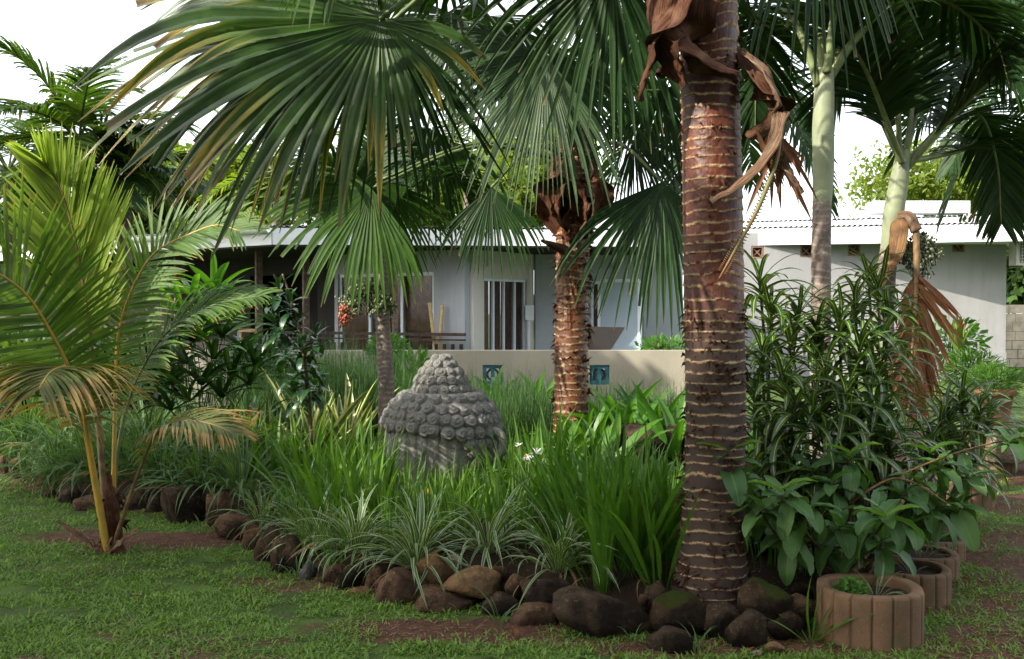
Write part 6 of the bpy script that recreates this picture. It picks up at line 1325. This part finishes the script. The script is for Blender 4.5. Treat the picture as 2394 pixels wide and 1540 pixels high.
# pale dead leaves in the lilies
for k, (x, y, Y, az, tl, lab) in enumerate(((1330, 1060, 6.4, 2.6, 1.3, 'pale striped withered leaf above the long sword leaves'), (1380, 1110, 6.2, 0, 2.9, 'pale streaked withered leaf hanging straight down'), (1480, 1040, 6.1, 0, 1.45, 'pale leaf blade arching right before the pitted boulder'))):
    o = bpy.data.objects.new('withered_leaf', POOL['varieg'][2] if k == 2 else POOL['snake'][1]); C.objects.link(o); tag(o, lab, 'leaf')
    o.matrix_local = Matrix.Translation(Vector(P(x, y, Y))) @ Matrix.Rotation(az, 4, 'Z') @ Matrix.Rotation(tl, 4, 'Y') @ Matrix.Scale(.45, 4)

# ------------------------------------------------------------------ background trees
def canopy(t, c, rad, ncl, nlf, L, W, mat, seed, cr=.35, kind='oval', name='crown', droop=.6, flat=1.0):
    r = np.random.RandomState(seed); d = nrm(r.randn(ncl, 3)); cc = np.asarray(c) + d * np.asarray(rad) * (r.rand(ncl, 1) ** .38)
    n = ncl * nlf; P0 = np.repeat(cc, nlf, 0) + r.randn(n, 3) * cr * (1, 1, .6 * flat) * np.repeat(.5 + r.rand(ncl), nlf)[:, None]
    D = nrm(r.randn(n, 3) + (0, 0, -.1)); mb = MB(); mb.ribs(P0, D, L * (.6 + .8 * r.rand(n)), np.outer(W * (.6 + .8 * r.rand(n)), profile(3, kind, .05)), nrm(r.randn(n, 3) * .6 + (0, 0, 1)), droop=droop, rnd=np.clip(np.repeat(r.rand(ncl), nlf) * .7 + .3 * r.rand(n), 0, 1)); o = mb.build(name, M[mat], t); return cc
def limbs(t, base, cc, k, r0, seed, mat='wood', fork=.45):
    r = np.random.RandomState(seed); base = np.asarray(base, float); top_ = cc.mean(0); fk = base + (top_ - base) * fork
    mb = MB(); mb.tube(spline([base, (base + fk) / 2 + r.randn(3) * .1, fk], 12), np.linspace(r0, r0 * .7, 12), 10); mb.build('trunk', M[mat], t)
    for i in r.choice(len(cc), min(k, len(cc)), False):
        e = cc[i]; mb = MB(); mb.tube(spline([fk, (fk + e) / 2 + r.randn(3) * .25 + (0, 0, .2), e], 14), np.linspace(r0 * .5, r0 * .06, 14), 6); mb.build('branch', M[mat], t)
def tree(label, x, y, Y, rx, rz, ncl, nlf, L, W, mat, seed, ry=None, r0=.2, kind='oval', cr=.35, droop=.6, name='broadleaf_tree'):
    c = P(x, y, Y); s_ = Y / FPX; t = thing(name, label, 'tree', (c[0], Y, 0)); cc = canopy(t, c, (rx * s_, ry or rx * s_ * .7, rz * s_), ncl, nlf, L, W, mat, seed, cr, kind, droop=droop); limbs(t, (c[0], Y, 0), cc, 14, r0, seed); return t
tree('bright yellow green tree above the left part of the house roof', 520, 450, 33, 170, 95, 260, 60, .30, .07, 'tree_y', 1, cr=.42)
tree('darker tree between the bright one and the left palms', 330, 480, 30, 110, 90, 150, 50, .28, .07, 'tree_g', 2)
tree('sunlit yellow green tree behind the middle palm', 1230, 420, 36, 150, 110, 200, 60, .30, .07, 'tree_y', 3, cr=.45)
tree('bright tree rising behind the small palm', 900, 470, 35, 170, 80, 200, 60, .28, .06, 'tree_y', 4, cr=.45)
tree('airy yellow green tree behind the annex roof at right', 2200, 420, 38, 210, 75, 170, 46, .24, .055, 'tree_y', 5, cr=.40, r0=.16)
tree('green tree behind the far right corner of the annex', 2400, 620, 34, 80, 90, 110, 50, .35, .10, 'tree_g', 6, cr=.4)
tree('dark green hedge like tree at the left edge behind the palms', -20, 560, 28, 110, 70, 120, 50, .3, .07, 'tree_g', 7)
def bgpalm(label, x, y, Y, n, Lf, seed, mat='pinnate', lo=-.2, hi=1.3, yb=900):
    c = P(x, y, Y); t = thing('feather_palm', label, 'palm tree', (c[0], Y, 0), 'feather palms behind the left of the garden'); r = np.random.RandomState(seed)
    mb = MB(); mb.tube([(c[0], Y, -.05), (c[0] + .05, Y, c[2] * .5), tuple(c)], [.13, .11, .09], 12); mb.build('trunk', M['trunk_grey'], t)
    for k in range(n):
        a = k * 2.4 + seed; el = lo + (hi - lo) * (k + .5) / n; d = np.array((math.cos(a) * math.cos(el), math.sin(a) * math.cos(el), math.sin(el)))
        pts = [c]; dd = d.copy()
        for s_ in range(6): dd = nrm(dd + (0, 0, -.20)); pts.append(pts[-1] + dd * Lf / 6)
        frond(t, pts, 40, .62, .024, mat, seed * 20 + k, t0=.15, droop=.9, vee=12, pr=.02, K=5)
    return t
bgpalm('leftmost feather palm with drooping fronds above the house end', 20, 400, 16, 13, 2.6, 3, 'coco_dark')
bgpalm('tall feather palm just left of the big fan leaf tips', 185, 330, 14, 14, 1.6, 4, 'coco_dark')
bgpalm('feather palm behind the upright glowing coconut frond', 285, 420, 14.5, 11, 1.3, 5, lo=.2)
bgpalm('yellow green feather palm crown behind the veranda roof', 640, 400, 27, 14, 3.4, 6, 'pinnate_light', lo=-.5)
bgpalm('feather palm crown behind the roof between the two fan palms', 1090, 400, 28, 13, 3.4, 7, 'pinnate_light', lo=-.5)
bgpalm('feather palm crown right of the large trunk, high up', 1690, 60, 13, 16, 2.8, 8, lo=-.9)
bgpalm('feather palm crown in the top right corner', 2470, 40, 12, 14, 2.7, 9, lo=-.8)

# ------------------------------------------------------------------ unseen trees: some inferred from the foreground shade, the rest added to block light
def shade(label, c, rad, seed, n=420):
    t = thing('unseen_shade_tree', label, 'tree', (c[0], c[1], 0)); cc = canopy(t, c, rad, n, 34, .34, .10, 'tree_g', seed, .42); limbs(t, (c[0], c[1], 0), cc, 16, .28, seed); return t
shade('tall shade tree beyond the left edge of the lawn', (-9.5, -2.1, 6.0), (3.2, 3.2, 3.4), 31)
shade('unseen broad tree added behind and right of the viewpoint to dim the foreground', (3.2, -4.2, 6.2), (4.2, 3.0, 2.6), 33, 380)
shade('unseen overhanging tree added above the viewpoint to darken the foreground', (0.5, -1.5, 7.2), (4.5, 2.6, 1.3), 35, 260)
shade('unseen distant tree added far behind the viewpoint to block sky light', (0, -12, 5), (8, 3, 5), 36, 500)
shade('unseen tall tree added left of the house to shade its wall', (-14.5, 12.8, 9.8), (3.0, 3.6, 3.4), 37)
shade('unseen small tree added left of the bed to shade the garden wall', (-8.9, 9.2, 6.2), (1.4, 1.7, 1.9), 38, 160)
shade('unseen low tree added left of the lawn to shade it', (-9.6, 3.5, 4.0), (1.6, 1.7, 1.7), 39, 200)
shade('wide shade tree behind and left of the viewpoint', (-8.5, -4.5, 5.8), (3.4, 3.6, 3.2), 32)
